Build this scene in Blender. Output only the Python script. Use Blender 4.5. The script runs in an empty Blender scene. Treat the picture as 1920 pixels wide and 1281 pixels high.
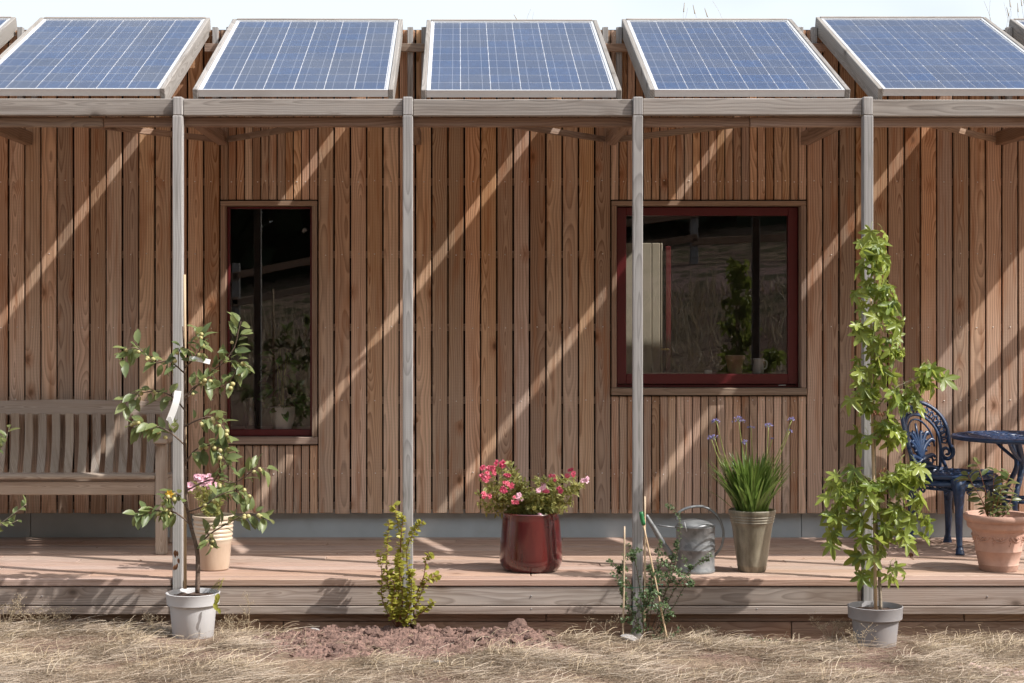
import bpy, bmesh, math, random
import numpy as np
from mathutils import Vector, Matrix, noise

random.seed(11); np.random.seed(11)
scene = bpy.context.scene
COL = scene.collection
R = math.radians

# ------------------------------------------------------------------ camera, sky, sun, exposure
FPX, CY, CZ, X0, Y0 = 3097.0, -8.58, 1.35, 872.0, 598.0      # focal length in photo pixels, eye point, vanishing point
cam = bpy.data.cameras.new('camera'); camo = bpy.data.objects.new('camera', cam); COL.objects.link(camo)
cam.sensor_width = 36; cam.lens = 36*FPX/1920
cam.shift_x = (960-X0)/1920; cam.shift_y = -(640.5-Y0)/1920
cam.clip_end = 2000; cam.clip_start = .05
camo.location = (0, CY, CZ); camo.rotation_euler = (R(90), 0, 0)
scene.camera = camo

SUN = Vector((2.48, -1.0, 2.89)).normalized()                 # towards the sun
w = bpy.data.worlds.new('World'); scene.world = w; w.use_nodes = True
wn = w.node_tree
sky = wn.nodes.new('ShaderNodeTexSky'); sky.sky_type = 'NISHITA'; sky.sun_disc = False
sky.sun_elevation = math.asin(SUN.z); sky.sun_rotation = math.atan2(SUN.x, SUN.y)
sky.air_density = 1.0; sky.dust_density = 6.0; sky.ozone_density = 1.0
bg = wn.nodes['Background']; bg.inputs[1].default_value = 0.145; w.cycles.sampling_method = 'MANUAL'; w.cycles.sample_map_resolution = 512
# thin high cloud over the whole sky
wtc = wn.nodes.new('ShaderNodeTexCoord'); wmp = wn.nodes.new('ShaderNodeMapping'); wmp.inputs['Scale'].default_value = (1.0, 1.0, 3.0)
wnz = wn.nodes.new('ShaderNodeTexNoise'); wnz.inputs['Scale'].default_value = 1.6; wnz.inputs['Detail'].default_value = 4; wnz.inputs['Roughness'].default_value = .6
wmr = wn.nodes.new('ShaderNodeMapRange'); wmr.inputs[1].default_value = .32; wmr.inputs[2].default_value = .62; wmr.inputs[3].default_value = .25; wmr.inputs[4].default_value = .85
wmx = wn.nodes.new('ShaderNodeMix'); wmx.data_type = 'RGBA'; wmx.inputs[7].default_value = (5.0, 5.4, 5.8, 1)
wn.links.new(wtc.outputs['Generated'], wmp.inputs[0]); wn.links.new(wmp.outputs[0], wnz.inputs['Vector']); wn.links.new(wnz.outputs[0], wmr.inputs[0])
wn.links.new(wmr.outputs[0], wmx.inputs[0]); wn.links.new(sky.outputs[0], wmx.inputs[6]); wn.links.new(wmx.outputs[2], bg.inputs[0])
sun = bpy.data.lights.new('sun', 'SUN'); suno = bpy.data.objects.new('sun', sun); COL.objects.link(suno)
sun.energy = 3.9; sun.angle = R(.55); sun.color = (1.0, .962, .918)
suno.rotation_euler = SUN.to_track_quat('Z', 'Y').to_euler(); suno.location = (8, -4, 9)
vs = scene.view_settings
vs.view_transform = 'Standard'; vs.look = 'None'; vs.gamma = 1; vs.use_curve_mapping = False
vs.exposure = 0.54
scene.cycles.use_adaptive_sampling = True; scene.cycles.adaptive_threshold = .02; scene.cycles.max_bounces = 6; scene.cycles.diffuse_bounces = 3; scene.cycles.glossy_bounces = 3; scene.cycles.transparent_max_bounces = 16

def P(px, py, Y):                                             # a photo pixel at depth Y, in metres
    d = Y-CY
    return Vector(((px-X0)*d/FPX, Y, CZ+(Y0-py)*d/FPX))
def PX(px, Y): return (px-X0)*(Y-CY)/FPX
def PZ(py, Y): return CZ+(Y0-py)*(Y-CY)/FPX
rnd = random.uniform

# ------------------------------------------------------------------ node helper
class NB:
    def __init__(s, name):
        s.m = bpy.data.materials.new(name); s.m.use_nodes = True
        s.t = s.m.node_tree; s.bsdf = s.t.nodes['Principled BSDF']; s.out = s.t.nodes['Material Output']
    def link(s, a, b): s.t.links.new(a, b)
    def put(s, sock, v):
        if v is None: return
        if hasattr(v, 'is_output') or isinstance(v, bpy.types.NodeSocket): s.link(v, sock)
        elif isinstance(v, (tuple, list)) and len(v) == 3 and sock.type == 'RGBA': sock.default_value = (*v, 1)
        else: sock.default_value = v
    def n(s, typ, ins=None, **props):
        nd = s.t.nodes.new('ShaderNode'+typ)
        for k, v in props.items(): setattr(nd, k, v)
        for k, v in (ins or {}).items(): s.put(nd.inputs[k], v)
        return nd
    def math(s, op, a, b=None, clamp=False):
        nd = s.n('Math', {0: a}, operation=op, use_clamp=clamp)
        if b is not None: s.put(nd.inputs[1], b)
        return nd.outputs[0]
    def ramp(s, fac, lo, hi, a=0.0, b=1.0):
        nd = s.n('MapRange', {0: fac, 1: lo, 2: hi, 3: a, 4: b}); return nd.outputs[0]
    def mix(s, fac, a, b, blend='MIX'):
        nd = s.t.nodes.new('ShaderNodeMix'); nd.data_type = 'RGBA'; nd.blend_type = blend
        s.put(nd.inputs[0], fac); s.put(nd.inputs[6], a); s.put(nd.inputs[7], b); return nd.outputs[2]
    def noise(s, vec, scale, detail=3, rough=.55, dist=0):
        nd = s.n('TexNoise', {'Scale': scale, 'Detail': detail, 'Roughness': rough, 'Distortion': dist})
        if vec is not None: s.link(vec, nd.inputs['Vector'])
        return nd.outputs[0]
    def vec(s, x, y, z):
        nd = s.n('CombineXYZ', {0: x, 1: y, 2: z}); return nd.outputs[0]
    def vm(s, op, a, b):
        nd = s.n('VectorMath', {0: a, 1: b}, operation=op); return nd.outputs[0]
    def bump(s, h, strength=.3, dist=.005):
        nd = s.n('Bump', {'Strength': strength, 'Distance': dist, 'Height': h}); s.link(nd.outputs[0], s.bsdf.inputs['Normal'])
    def base(s, c): s.put(s.bsdf.inputs['Base Color'], c)
    def set(s, **k):
        for a, v in k.items(): s.put(s.bsdf.inputs[a.replace('_', ' ')], v)
        return s

def wood(name, ca, cb, axis='Z', grey=(.30, .27, .245), weather=.25, wz=None, knots=.9, ring=.012, vary=.35, rough=.75, bump=.35, saw=0.0, tint=None):
    """sawn timber: rings cut by a slightly wandering plane, fine fibre, knots, grey weathering; every piece its own"""
    b = NB(name)
    tc = b.n('TexCoord').outputs['Object']; oi = b.n('ObjectInfo'); rv = oi.outputs['Random']
    sep = b.n('SeparateXYZ', {0: tc})
    ax = {'X': (1, 2, 0), 'Y': (0, 2, 1), 'Z': (0, 1, 2)}[axis]
    x, y, z = (sep.outputs[i] for i in ax)
    x = b.math('ADD', x, y); y = b.math('MULTIPLY', y, .3)
    r2 = b.math('FRACT', b.math('MULTIPLY', rv, 17.31)); r3 = b.math('FRACT', b.math('MULTIPLY', rv, 71.7)); r4 = b.math('FRACT', b.math('MULTIPLY', rv, 233.3))
    zo = b.math('ADD', z, b.math('MULTIPLY', rv, 61.0))
    xo = b.math('ADD', x, b.math('MULTIPLY', r2, 23.0))
    wob = b.noise(b.vec(b.math('MULTIPLY', xo, 2.5), y, b.math('MULTIPLY', zo, 1.1)), 1.0, 2)
    fine = b.noise(b.vec(b.math('MULTIPLY', xo, 14), y, b.math('MULTIPLY', zo, 5.0)), 1.0, 2)
    kv = b.n('TexVoronoi', {'Vector': b.vec(b.math('MULTIPLY', xo, 8.5), b.math('MULTIPLY', r3, 9.0), b.math('MULTIPLY', zo, 5.0)), 'Scale': 1.0, 'Randomness': 1.0}, feature='F1')
    kd = kv.outputs['Distance']; kr = b.n('SeparateColor', {0: kv.outputs['Color']}).outputs[0]
    kon = b.math('GREATER_THAN', kr, 1-.30*knots)
    knear = b.math('MULTIPLY', b.ramp(kd, .0, .42, 1, 0), kon)
    xs = b.math('ADD', x, b.math('MULTIPLY', b.math('SUBTRACT', r2, .5), .12))
    yy = b.math('ADD', b.math('MULTIPLY', b.math('SUBTRACT', wob, .5), .22), b.math('MULTIPLY', b.math('SUBTRACT', r4, .3), .05))
    rad = b.math('SQRT', b.math('ADD', b.math('MULTIPLY', xs, xs), b.math('MULTIPLY', yy, yy)))
    rad = b.math('ADD', rad, b.math('MULTIPLY', fine, .008))
    rad = b.math('ADD', rad, b.math('MULTIPLY', b.math('MULTIPLY', knear, knear), .028))
    ph = b.math('FRACT', b.math('DIVIDE', rad, b.ramp(r3, 0, 1, ring*.75, ring*1.5)))
    rings = b.math('POWER', ph, 1.8)
    rings = b.math('MULTIPLY', rings, b.ramp(ph, .9, 1.0, 1, .1))
    fib = b.noise(b.vec(b.math('MULTIPLY', xo, 210), b.math('MULTIPLY', y, 210), b.math('MULTIPLY', zo, 5)), 1.0, 2, .6)
    blot = b.noise(b.vec(b.math('MULTIPLY', xo, 9), y, b.math('MULTIPLY', zo, 2.0)), 1.0, 4, .6)
    fac = b.math('ADD', b.math('MULTIPLY', rings, .95), b.math('MULTIPLY', b.math('SUBTRACT', fib, .42), .8), True)
    col = b.mix(fac, ca, cb)
    gl = b.math('ADD', weather, b.math('MULTIPLY', b.math('SUBTRACT', blot, .5), .9))
    gl = b.math('ADD', gl, b.math('MULTIPLY', b.math('SUBTRACT', r3, .5), vary))
    if wz:                                                    # silvering that grows with exposure to rain towards the foot
        wp = b.n('SeparateXYZ', {0: b.n('NewGeometry').outputs['Position']}).outputs[2]
        gl = b.math('ADD', gl, b.ramp(wp, wz[0], wz[1], wz[2], 0))
    gl = b.math('MULTIPLY', gl, 1.0, True)
    gcol = b.mix(fac, grey, tuple(c*.6 for c in grey))
    col = b.mix(gl, col, gcol)
    hs = b.n('HueSaturation', {'Hue': b.math('ADD', .5, b.math('MULTIPLY', b.math('SUBTRACT', r2, .5), .012)), 'Saturation': b.ramp(r4, 0, 1, .85, 1.12),
              'Value': b.ramp(rv, 0, 1, 1-vary*.55, 1+vary*.55), 'Color': col}).outputs[0]
    kh = b.math('MULTIPLY', b.ramp(kd, .10, .40, 1, 0), kon)
    hs = b.mix(b.math('MULTIPLY', kh, .6), hs, tint or tuple(c*.8 for c in cb))
    kc = b.math('MULTIPLY', b.ramp(kd, .05, .17, 1, 0), kon)
    hs = b.mix(b.math('MULTIPLY', kc, .8), hs, tuple(c*.4 for c in cb))
    stain = b.noise(b.vec(b.math('MULTIPLY', xo, 22), y, b.math('MULTIPLY', zo, 1.3)), 1.0, 3, .6)
    hs = b.mix(b.ramp(stain, .52, .68, 0, .6), hs, tint or tuple(c*.75 for c in cb))
    h = b.math('MULTIPLY', fib, .8)
    if saw:                                                   # band-saw marks across the board
        sm = b.math('SINE', b.math('MULTIPLY', b.math('ADD', zo, b.math('MULTIPLY', fine, .006)), 2*math.pi/.009))
        smask = b.math('MULTIPLY', b.ramp(blot, .4, .6, 0, 1), saw)
        hs = b.mix(b.math('MULTIPLY', b.ramp(sm, .2, 1, 0, .28), smask), hs, tuple(c*.6 for c in cb))
    b.base(hs); b.set(Roughness=rough, Specular_IOR_Level=.25); b.bump(h, bump, .0025)
    return b.m

def plain(name, col, rough=.6, var=.12, scale=12, metal=0, bumpk=0, bscale=60, spec=.4, dirt=None):
    b = NB(name); tc = b.n('TexCoord').outputs['Object']
    nz = b.noise(tc, scale, 4, .6)
    c = b.mix(b.ramp(nz, .3, .7), tuple(max(0, v*(1-var)) for v in col), tuple(v*(1+var) for v in col))
    if dirt:
        dz = b.noise(tc, scale*.4, 5, .65)
        c = b.mix(b.ramp(dz, .5, .72, 0, dirt[1]), c, dirt[0])
    b.base(c); b.set(Roughness=rough, Metallic=metal, Specular_IOR_Level=spec)
    if bumpk: b.bump(b.noise(tc, bscale, 4, .6), bumpk, .004)
    return b.m

def leafmat(name, ca, cb, rough=.42, trans=.35, tcol=None, spec=.5):
    b = NB(name); g = b.n('NewGeometry'); oi = b.n('ObjectInfo')
    rr = b.math('FRACT', b.math('ADD', g.outputs['Random Per Island'], oi.outputs['Random']))
    nz = b.noise(b.n('TexCoord').outputs['Object'], 40, 2)
    c = b.mix(b.math('ADD', b.math('MULTIPLY', rr, .8), b.math('MULTIPLY', nz, .2)), ca, cb)
    c = b.mix(b.math('MULTIPLY', g.outputs['Backfacing'], .35), c, tuple(min(1, v*1.3+.03) for v in cb))
    b.base(c); b.set(Roughness=rough, Specular_IOR_Level=spec)
    tr = b.n('BsdfTranslucent', {0: b.mix(.5, c, tcol or tuple(min(1, v*1.9) for v in cb))})
    ms = b.n('MixShader', {0: trans}); b.link(b.bsdf.outputs[0], ms.inputs[1]); b.link(tr.outputs[0], ms.inputs[2])
    b.link(ms.outputs[0], b.out.inputs[0]); return b.m

def glassmat(name, ior=1.9, tint=(1, 1, 1), rough=0.0):
    b = NB(name); fr = b.n('Fresnel', {0: ior}); tr = b.n('BsdfTransparent', {0: tint}); gl = b.n('BsdfGlossy', {'Roughness': rough})
    ms = b.n('MixShader', {0: fr.outputs[0]}); b.link(tr.outputs[0], ms.inputs[1]); b.link(gl.outputs[0], ms.inputs[2])
    b.link(ms.outputs[0], b.out.inputs[0]); return b.m

M = {}
M['clad'] = wood('larch_cladding', (.545, .345, .215), (.235, .105, .048), 'Z', grey=(.62, .465, .36), weather=-.02, wz=(.1, 2.9, .82), vary=.58, saw=.9, tint=(.33, .125, .045))
M['grey_z'] = wood('weathered_post', (.405, .385, .365), (.25, .235, .22), 'Z', grey=(.415, .41, .41), weather=.55, vary=.2, saw=.35)
M['grey_x'] = wood('weathered_beam', (.36, .315, .275), (.21, .175, .15), 'X', grey=(.355, .335, .315), weather=.5, vary=.25, saw=.3)
M['tray'] = wood('weathered_tray', (.31, .28, .25), (.21, .185, .16), 'Y', grey=(.33, .315, .30), weather=.6, vary=.2)
M['brown_x'] = wood('rail_timber', (.34, .225, .155), (.22, .13, .08), 'X', grey=(.36, .29, .24), weather=.35, vary=.3)
M['brown_y'] = wood('tie_timber', (.34, .225, .155), (.22, .13, .08), 'Y', grey=(.36, .29, .24), weather=.3, vary=.3)
M['trim_x'] = wood('trim_timber_x', (.36, .24, .165), (.24, .145, .09), 'X', grey=(.33, .27, .225), weather=.4, vary=.15, knots=.4)
M['trim_z'] = wood('trim_timber_z', (.36, .24, .165), (.24, .145, .09), 'Z', grey=(.33, .27, .225), weather=.35, vary=.15, knots=.4)
M['deck'] = wood('deck_timber', (.50, .345, .265), (.36, .225, .16), 'X', grey=(.44, .36, .315), weather=.35, vary=.25, knots=.5)
M['fascia'] = wood('fascia_timber', (.42, .325, .265), (.24, .17, .13), 'X', grey=(.40, .36, .33), weather=.45, vary=.25)
M['bench_x'] = wood('bench_timber_x', (.45, .34, .25), (.29, .20, .14), 'X', grey=(.45, .395, .34), weather=.5, vary=.2, knots=.15, ring=.006)
M['bench_z'] = wood('bench_timber_z', (.45, .34, .25), (.29, .20, .14), 'Z', grey=(.47, .42, .37), weather=.55, vary=.25, knots=.15, ring=.006)
M['cane'] = wood('bamboo', (.62, .46, .29), (.50, .35, .20), 'Z', weather=.1, knots=0, vary=.15, rough=.5)
M['bark'] = plain('bark', (.15, .105, .08), .85, .4, 60, bumpk=.5, bscale=120)
M['bark_pale'] = plain('bark_pale', (.30, .25, .19), .8, .35, 60, bumpk=.4, bscale=120)
M['membrane'] = plain('black_membrane', (.012, .011, .011), .8)
M['plinth'] = plain('plinth_render', (.44, .49, .51), .7, .07, 5, bumpk=.08, dirt=((.36, .37, .35), .5))
M['red_frame'] = plain('red_window_paint', (.105, .009, .012), .38, .06, 6, spec=.5)
M['glass'] = glassmat('window_glass', 1.85)
M['panel_glass'] = glassmat('panel_glass', 1.36, rough=.12)
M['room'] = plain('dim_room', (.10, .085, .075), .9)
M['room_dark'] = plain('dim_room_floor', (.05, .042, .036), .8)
M['alu'] = plain('aluminium', (.62, .63, .645), .38, .03, 4, metal=.35)
M['backsheet'] = plain('white_backsheet', (.82, .83, .85), .5, .02)
M['steel'] = plain('screw_steel', (.75, .72, .68), .4, .1, metal=.8)
M['blue_iron'] = plain('blue_painted_iron', (.014, .039, .100), .34, .35, 40, bumpk=.18, bscale=90, spec=.6, dirt=((.035, .065, .135), .5))
M['plastic_pale'] = plain('pale_grey_plastic', (.54, .535, .54), .5, .04, 5, dirt=((.45, .42, .38), .3))
M['plastic_grey'] = plain('grey_plastic', (.285, .275, .28), .48, .05, 5, dirt=((.33, .27, .22), .5))
M['terracotta'] = plain('terracotta', (.53, .325, .25), .85, .16, 9, bumpk=.1, bscale=80, dirt=((.64, .47, .39), .85))
M['soil'] = plain('soil', (.105, .07, .055), .95, .4, 60, bumpk=.9, bscale=120)
M['white_tag'] = plain('white_plastic_tag', (.82, .82, .80), .45, .03)
M['white_pot'] = plain('white_china', (.86, .88, .89), .25, .03)
M['apple'] = plain('young_apple', (.44, .40, .18), .35, .25, 30)
M['green_cap'] = plain('green_cap', (.03, .17, .06), .4)
M['twine'] = plain('green_twine', (.02, .25, .17), .7)
M['brass'] = plain('brass', (.6, .42, .16), .35, metal=.9)
M['stone'] = plain('grey_stone', (.34, .32, .31), .9, .25, 20, bumpk=.5)
M['clod'] = plain('red_clod', (.185, .115, .094), .95, .5, 34, bumpk=1.0, bscale=150, dirt=((.29, .19, .155), .7))
M['pink_stone'] = plain('pink_stone', (.46, .33, .29), .9, .25, 20, bumpk=.5)

def cellmat():
    b = NB('solar_cell'); tc = b.n('TexCoord').outputs['Object']; sp = b.n('SeparateXYZ', {0: tc}); x = sp.outputs[0]
    rv = b.n('ObjectInfo').outputs['Random']
    off = b.vm('ADD', tc, b.vec(b.math('MULTIPLY', rv, 33), b.math('MULTIPLY', rv, 71), 0))
    vor = b.n('TexVoronoi', {'Vector': off, 'Scale': 55.0}); cr = b.n('SeparateColor', {0: vor.outputs['Color']}).outputs[0]
    c = b.mix(cr, (.017, .048, .145), (.029, .078, .20))
    c = b.mix(b.ramp(rv, .0, 1, 0, .9), c, (.038, .060, .125))
    dust = b.noise(b.n('NewGeometry').outputs['Position'], 2.2, 5, .65)
    c = b.mix(b.ramp(dust, .4, .75, 0, .16), c, (.30, .29, .27))
    bus = b.math('LESS_THAN', b.math('ABSOLUTE', b.math('SUBTRACT', b.math('ABSOLUTE', x), .036)), .0012)
    c = b.mix(b.math('MULTIPLY', bus, .4), c, (.55, .6, .68))
    b.base(c); b.set(Roughness=.3, Specular_IOR_Level=.5); return b.m
M['cell'] = cellmat()

def groundmat():
    b = NB('dry_ground'); pos = b.n('NewGeometry').outputs['Position']
    a = b.noise(pos, 1.6, 5, .6); f = b.noise(pos, 28, 5, .7); g = b.noise(pos, 130, 3, .6)
    soil = b.mix(f, (.17, .105, .085), (.30, .20, .165)); dry = b.mix(f, (.24, .175, .12), (.38, .29, .21))
    c = b.mix(b.ramp(a, .42, .58), soil, dry)
    sp = b.n('SeparateXYZ', {0: pos}); yy = sp.outputs[1]
    lane = b.math('MULTIPLY', b.ramp(yy, -18.2, -17.2, 0, 1), b.ramp(yy, -15.6, -15.0, 1, 0))
    c = b.mix(b.math('MULTIPLY', lane, .85), c, b.mix(f, (.30, .19, .17), (.42, .30, .27)))
    scrub = b.math('MULTIPLY', b.ramp(yy, -14.5, -13, 1, 0), b.ramp(b.noise(pos, 3.1, 4), .46, .6, 0, .8))
    c = b.mix(scrub, c, (.07, .085, .035))
    b.base(c); b.set(Roughness=.95, Specular_IOR_Level=.1)
    b.bump(b.math('ADD', f, b.math('MULTIPLY', g, .4)), .9, .03); return b.m
M['ground'] = groundmat()

def strawmat(name, cols, trans=.25):
    b = NB(name); g = b.n('NewGeometry').outputs['Random Per Island']
    c = b.mix(b.ramp(g, 0, .6), cols[0], cols[1]); c = b.mix(b.ramp(g, .6, 1), c, cols[2])
    b.base(c); b.set(Roughness=.6, Specular_IOR_Level=.25)
    tr = b.n('BsdfTranslucent', {0: c}); ms = b.n('MixShader', {0: trans})
    b.link(b.bsdf.outputs[0], ms.inputs[1]); b.link(tr.outputs[0], ms.inputs[2]); b.link(ms.outputs[0], b.out.inputs[0]); return b.m
M['straw'] = strawmat('dry_straw', ((.24, .18, .135), (.49, .395, .305), (.68, .59, .485)))
M['wisp'] = strawmat('dry_seedheads', ((.44, .34, .22), (.56, .46, .32), (.64, .55, .42)))

M['lf_apple'] = leafmat('apple_leaf', (.085, .130, .050), (.235, .275, .105), .40, .34)
M['lf_gum'] = leafmat('star_leaf', (.075, .135, .018), (.33, .385, .075), .36, .36)
M['lf_yellow'] = leafmat('yellow_green_leaf', (.19, .21, .03), (.42, .40, .075), .45, .35)
M['lf_azalea'] = leafmat('flower_shrub_leaf', (.16, .19, .05), (.38, .36, .12), .5, .35)
M['lf_dark'] = leafmat('small_dark_leaf', (.055, .105, .046), (.16, .225, .10), .45, .25)
M['lf_strap'] = leafmat('strap_leaf', (.055, .125, .018), (.16, .24, .045), .38, .3)
M['lf_shrub'] = leafmat('potted_shrub_leaf', (.055, .11, .035), (.20, .20, .07), .35, .3)
M['lf_house'] = leafmat('house_plant_leaf', (.05, .12, .03), (.10, .2, .05), .4, .3)
M['lf_wood'] = plain('woodland_leaf', (.02, .034, .011), .7, .4, .8)
M['stem_green'] = plain('green_stem', (.27, .30, .09), .5, .2, 40)
M['stem_red'] = plain('reddish_stem', (.24, .10, .06), .6, .3, 40)
M['petal_pink'] = leafmat('pink_petal', (.62, .055, .11), (.80, .22, .30), .5, .3)
M['petal_dark'] = leafmat('magenta_petal', (.42, .03, .08), (.62, .10, .18), .5, .3)
M['petal_pale'] = leafmat('pale_pink_petal', (.80, .38, .50), (.88, .62, .70), .5, .3)
M['petal_blue'] = leafmat('violet_blue_petal', (.19, .18, .42), (.32, .30, .55), .5, .3)

def glazemat(name, ca, cb, rough, streak=.4, bands=None, coat=.6):
    b = NB(name); tc = b.n('TexCoord').outputs['Object']; sp = b.n('SeparateXYZ', {0: tc})
    st = b.noise(b.vec(b.math('MULTIPLY', sp.outputs[0], 16), b.math('MULTIPLY', sp.outputs[1], 16), b.math('MULTIPLY', sp.outputs[2], 4)), 1, 4, .6)
    sp2 = b.noise(tc, 160, 2)
    c = b.mix(b.ramp(st, .35, .68), ca, cb); c = b.mix(b.ramp(sp2, .55, .75, 0, streak*.6), c, ca)
    if bands:
        hz = b.ramp(sp.outputs[2], bands[0], bands[1], 0, 1); c = b.mix(hz, c, bands[2])
    b.base(c); b.set(Roughness=rough, Coat_Weight=coat, Coat_Roughness=.07); return b.m
M['glaze_red'] = glazemat('oxblood_glaze', (.062, .006, .008), (.105, .013, .012), .22, .7, coat=.9)
M['glaze_olive'] = glazemat('olive_stone_glaze', (.125, .108, .075), (.33, .295, .22), .5, .5, coat=.25)
M['glaze_sand'] = glazemat('sand_glaze', (.47, .34, .245), (.56, .43, .325), .45, .4, bands=(.14, .16, (.62, .52, .40)), coat=.25)
def galvmat():
    b = NB('galvanised_steel'); tc = b.n('TexCoord').outputs['Object']
    v = b.n('TexVoronoi', {'Vector': tc, 'Scale': 45.0}); cr = b.n('SeparateColor', {0: v.outputs['Color']}).outputs[0]
    nz = b.noise(tc, 9, 5, .65)
    c = b.mix(b.ramp(nz, .35, .7), (.15, .16, .168), (.28, .292, .296)); c = b.mix(b.math('MULTIPLY', cr, .3), c, (.5, .5, .5))
    b.base(c); b.set(Metallic=.55, Roughness=b.ramp(nz, .3, .7, .42, .62)); return b.m
M['galv'] = galvmat()

# ------------------------------------------------------------------ object helpers
def link(o, parent=None, world_base=None):
    COL.objects.link(o)
    if parent is not None:
        o.parent = parent
        if world_base is not None: o.matrix_parent_inverse = Matrix.Translation(-Vector(world_base))
    return o
def thing(name, loc, label, cat, group=None, kind=None):
    o = bpy.data.objects.new(name, None); o.empty_display_size = .05; o.location = loc; COL.objects.link(o)
    o['label'] = label; o['category'] = cat
    if group: o['group'] = group
    if kind: o['kind'] = kind
    return o
def tag(o, label=None, cat=None, group=None, kind=None):
    for k, v in (('label', label), ('category', cat), ('group', group), ('kind', kind)):
        if v: o[k] = v
    return o
def attach(o, parent):
    """children are given in world metres; a root is only translated and a part sits at the origin or at its own centre"""
    COL.objects.link(o)
    if parent is None: return o
    o.parent = parent
    base = Matrix.Identity(4); p = parent
    o.matrix_parent_inverse = wm(parent).inverted()
    return o
def wm(o):
    m = o.matrix_basis.copy()
    if o.parent is not None: m = wm(o.parent) @ o.matrix_parent_inverse @ m
    return m
def meshobj(name, verts, faces, mat, parent=None, smooth=False):
    me = bpy.data.meshes.new(name); me.from_pydata([tuple(v) for v in verts], [], faces)
    me.materials.append(mat)
    if smooth: me.polygons.foreach_set('use_smooth', [True]*len(me.polygons))
    me.update(); return attach(bpy.data.objects.new(name, me), parent)
def bmobj(name, bm, mat, parent=None, smooth=False):
    me = bpy.data.meshes.new(name); bm.to_mesh(me); bm.free(); me.materials.append(mat)
    if smooth: me.polygons.foreach_set('use_smooth', [True]*len(me.polygons))
    return attach(bpy.data.objects.new(name, me), parent)
_bc = {}
def boxmesh(s, mat, bev):
    key = (tuple(round(v, 4) for v in s), mat.name, bev)
    if key in _bc: return _bc[key]
    bm = bmesh.new(); bmesh.ops.create_cube(bm, size=1); bmesh.ops.scale(bm, vec=s, verts=bm.verts)
    if bev: bmesh.ops.bevel(bm, geom=bm.edges[:], offset=bev, segments=1, affect='EDGES')
    me = bpy.data.meshes.new('timber'); bm.to_mesh(me); bm.free(); me.materials.append(mat); _bc[key] = me; return me
def timber(name, c, s, mat, parent=None, bev=.003, rot=None):
    o = bpy.data.objects.new(name, boxmesh(s, M[mat] if isinstance(mat, str) else mat, bev))
    o.location = c
    if rot: o.rotation_euler = rot
    return attach(o, parent)
def span(name, lo, hi, mat, parent=None, bev=.003, rot=None):
    lo, hi = Vector(lo), Vector(hi)
    return timber(name, (lo+hi)/2, tuple(abs(v) for v in (hi-lo)), mat, parent, bev, rot)
def boxes(name, lst, mat, parent=None):                       # several boxes of one solid part
    V, F = [], []
    for lo, hi in lst:
        n = len(V)
        V += [(x, y, z) for z in (lo[2], hi[2]) for y in (lo[1], hi[1]) for x in (lo[0], hi[0])]
        F += [tuple(n+i for i in f) for f in ((0, 2, 3, 1), (4, 5, 7, 6), (0, 1, 5, 4), (2, 6, 7, 3), (0, 4, 6, 2), (1, 3, 7, 5))]
    return meshobj(name, V, F, M[mat], parent)

def catmull(pts, sub=4):
    pts = [Vector(p) for p in pts]
    if len(pts) < 3: return pts
    out = []
    for i in range(len(pts)-1):
        p0 = pts[max(i-1, 0)]; p1 = pts[i]; p2 = pts[i+1]; p3 = pts[min(i+2, len(pts)-1)]
        for k in range(sub):
            t = k/sub
            out.append(.5*((2*p1)+(p2-p0)*t+(2*p0-5*p1+4*p2-p3)*t*t+(3*p1-p0-3*p2+p3)*t**3))
    out.append(pts[-1]); return out
class MB:
    """collects tubes and leaf shapes into ONE part mesh"""
    def __init__(s): s.v = []; s.f = []
    def tube(s, pts, r0, r1=None, seg=6, sub=4, flat=1.0, cap=True):
        pts = catmull(pts, sub); r1 = r0 if r1 is None else r1; n0 = len(s.v); N = len(pts)
        up = None
        for i, p in enumerate(pts):
            t = (pts[min(i+1, N-1)]-pts[max(i-1, 0)]).normalized()
            if up is None: up = t.orthogonal().normalized()
            up = (up-t*up.dot(t)).normalized(); si = t.cross(up); r = r0+(r1-r0)*i/max(N-1, 1)
            for k in range(seg):
                a = 2*math.pi*k/seg; s.v.append(p+up*(math.cos(a)*r)+si*(math.sin(a)*r*flat))
        for i in range(N-1):
            for k in range(seg):
                a = n0+i*seg+k; b = n0+i*seg+(k+1) % seg; s.f.append((a, b, b+seg, a+seg))
        if cap: s.f.append(tuple(n0+k for k in range(seg))[::-1]); s.f.append(tuple(n0+(N-1)*seg+k for k in range(seg)))
        return s
    def inst(s, shape, mat4):
        n = len(s.v); s.v += [mat4 @ Vector(v) for v in shape[0]]; s.f += [tuple(n+i for i in f) for f in shape[1]]
    def ball(s, c, r, sq=1.0, seg=8, rings=5):
        n = len(s.v); c = Vector(c)
        for i in range(1, rings):
            th = math.pi*i/rings
            for k in range(seg):
                a = 2*math.pi*k/seg; s.v.append(c+Vector((math.sin(th)*math.cos(a)*r, math.sin(th)*math.sin(a)*r, math.cos(th)*r*sq)))
        s.v += [c+Vector((0, 0, r*sq)), c-Vector((0, 0, r*sq))]; t = len(s.v)-2
        for i in range(rings-2):
            for k in range(seg):
                a = n+i*seg+k; b = n+i*seg+(k+1) % seg; s.f.append((a, a+seg, b+seg, b))
        for k in range(seg):
            s.f.append((t, n+k, n+(k+1) % seg)); e = n+(rings-2)*seg; s.f.append((t+1, e+(k+1) % seg, e+k))
    def build(s, name, mat, parent=None, smooth=True):
        return meshobj(name, s.v, s.f, M[mat] if isinstance(mat, str) else mat, parent, smooth)

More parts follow.
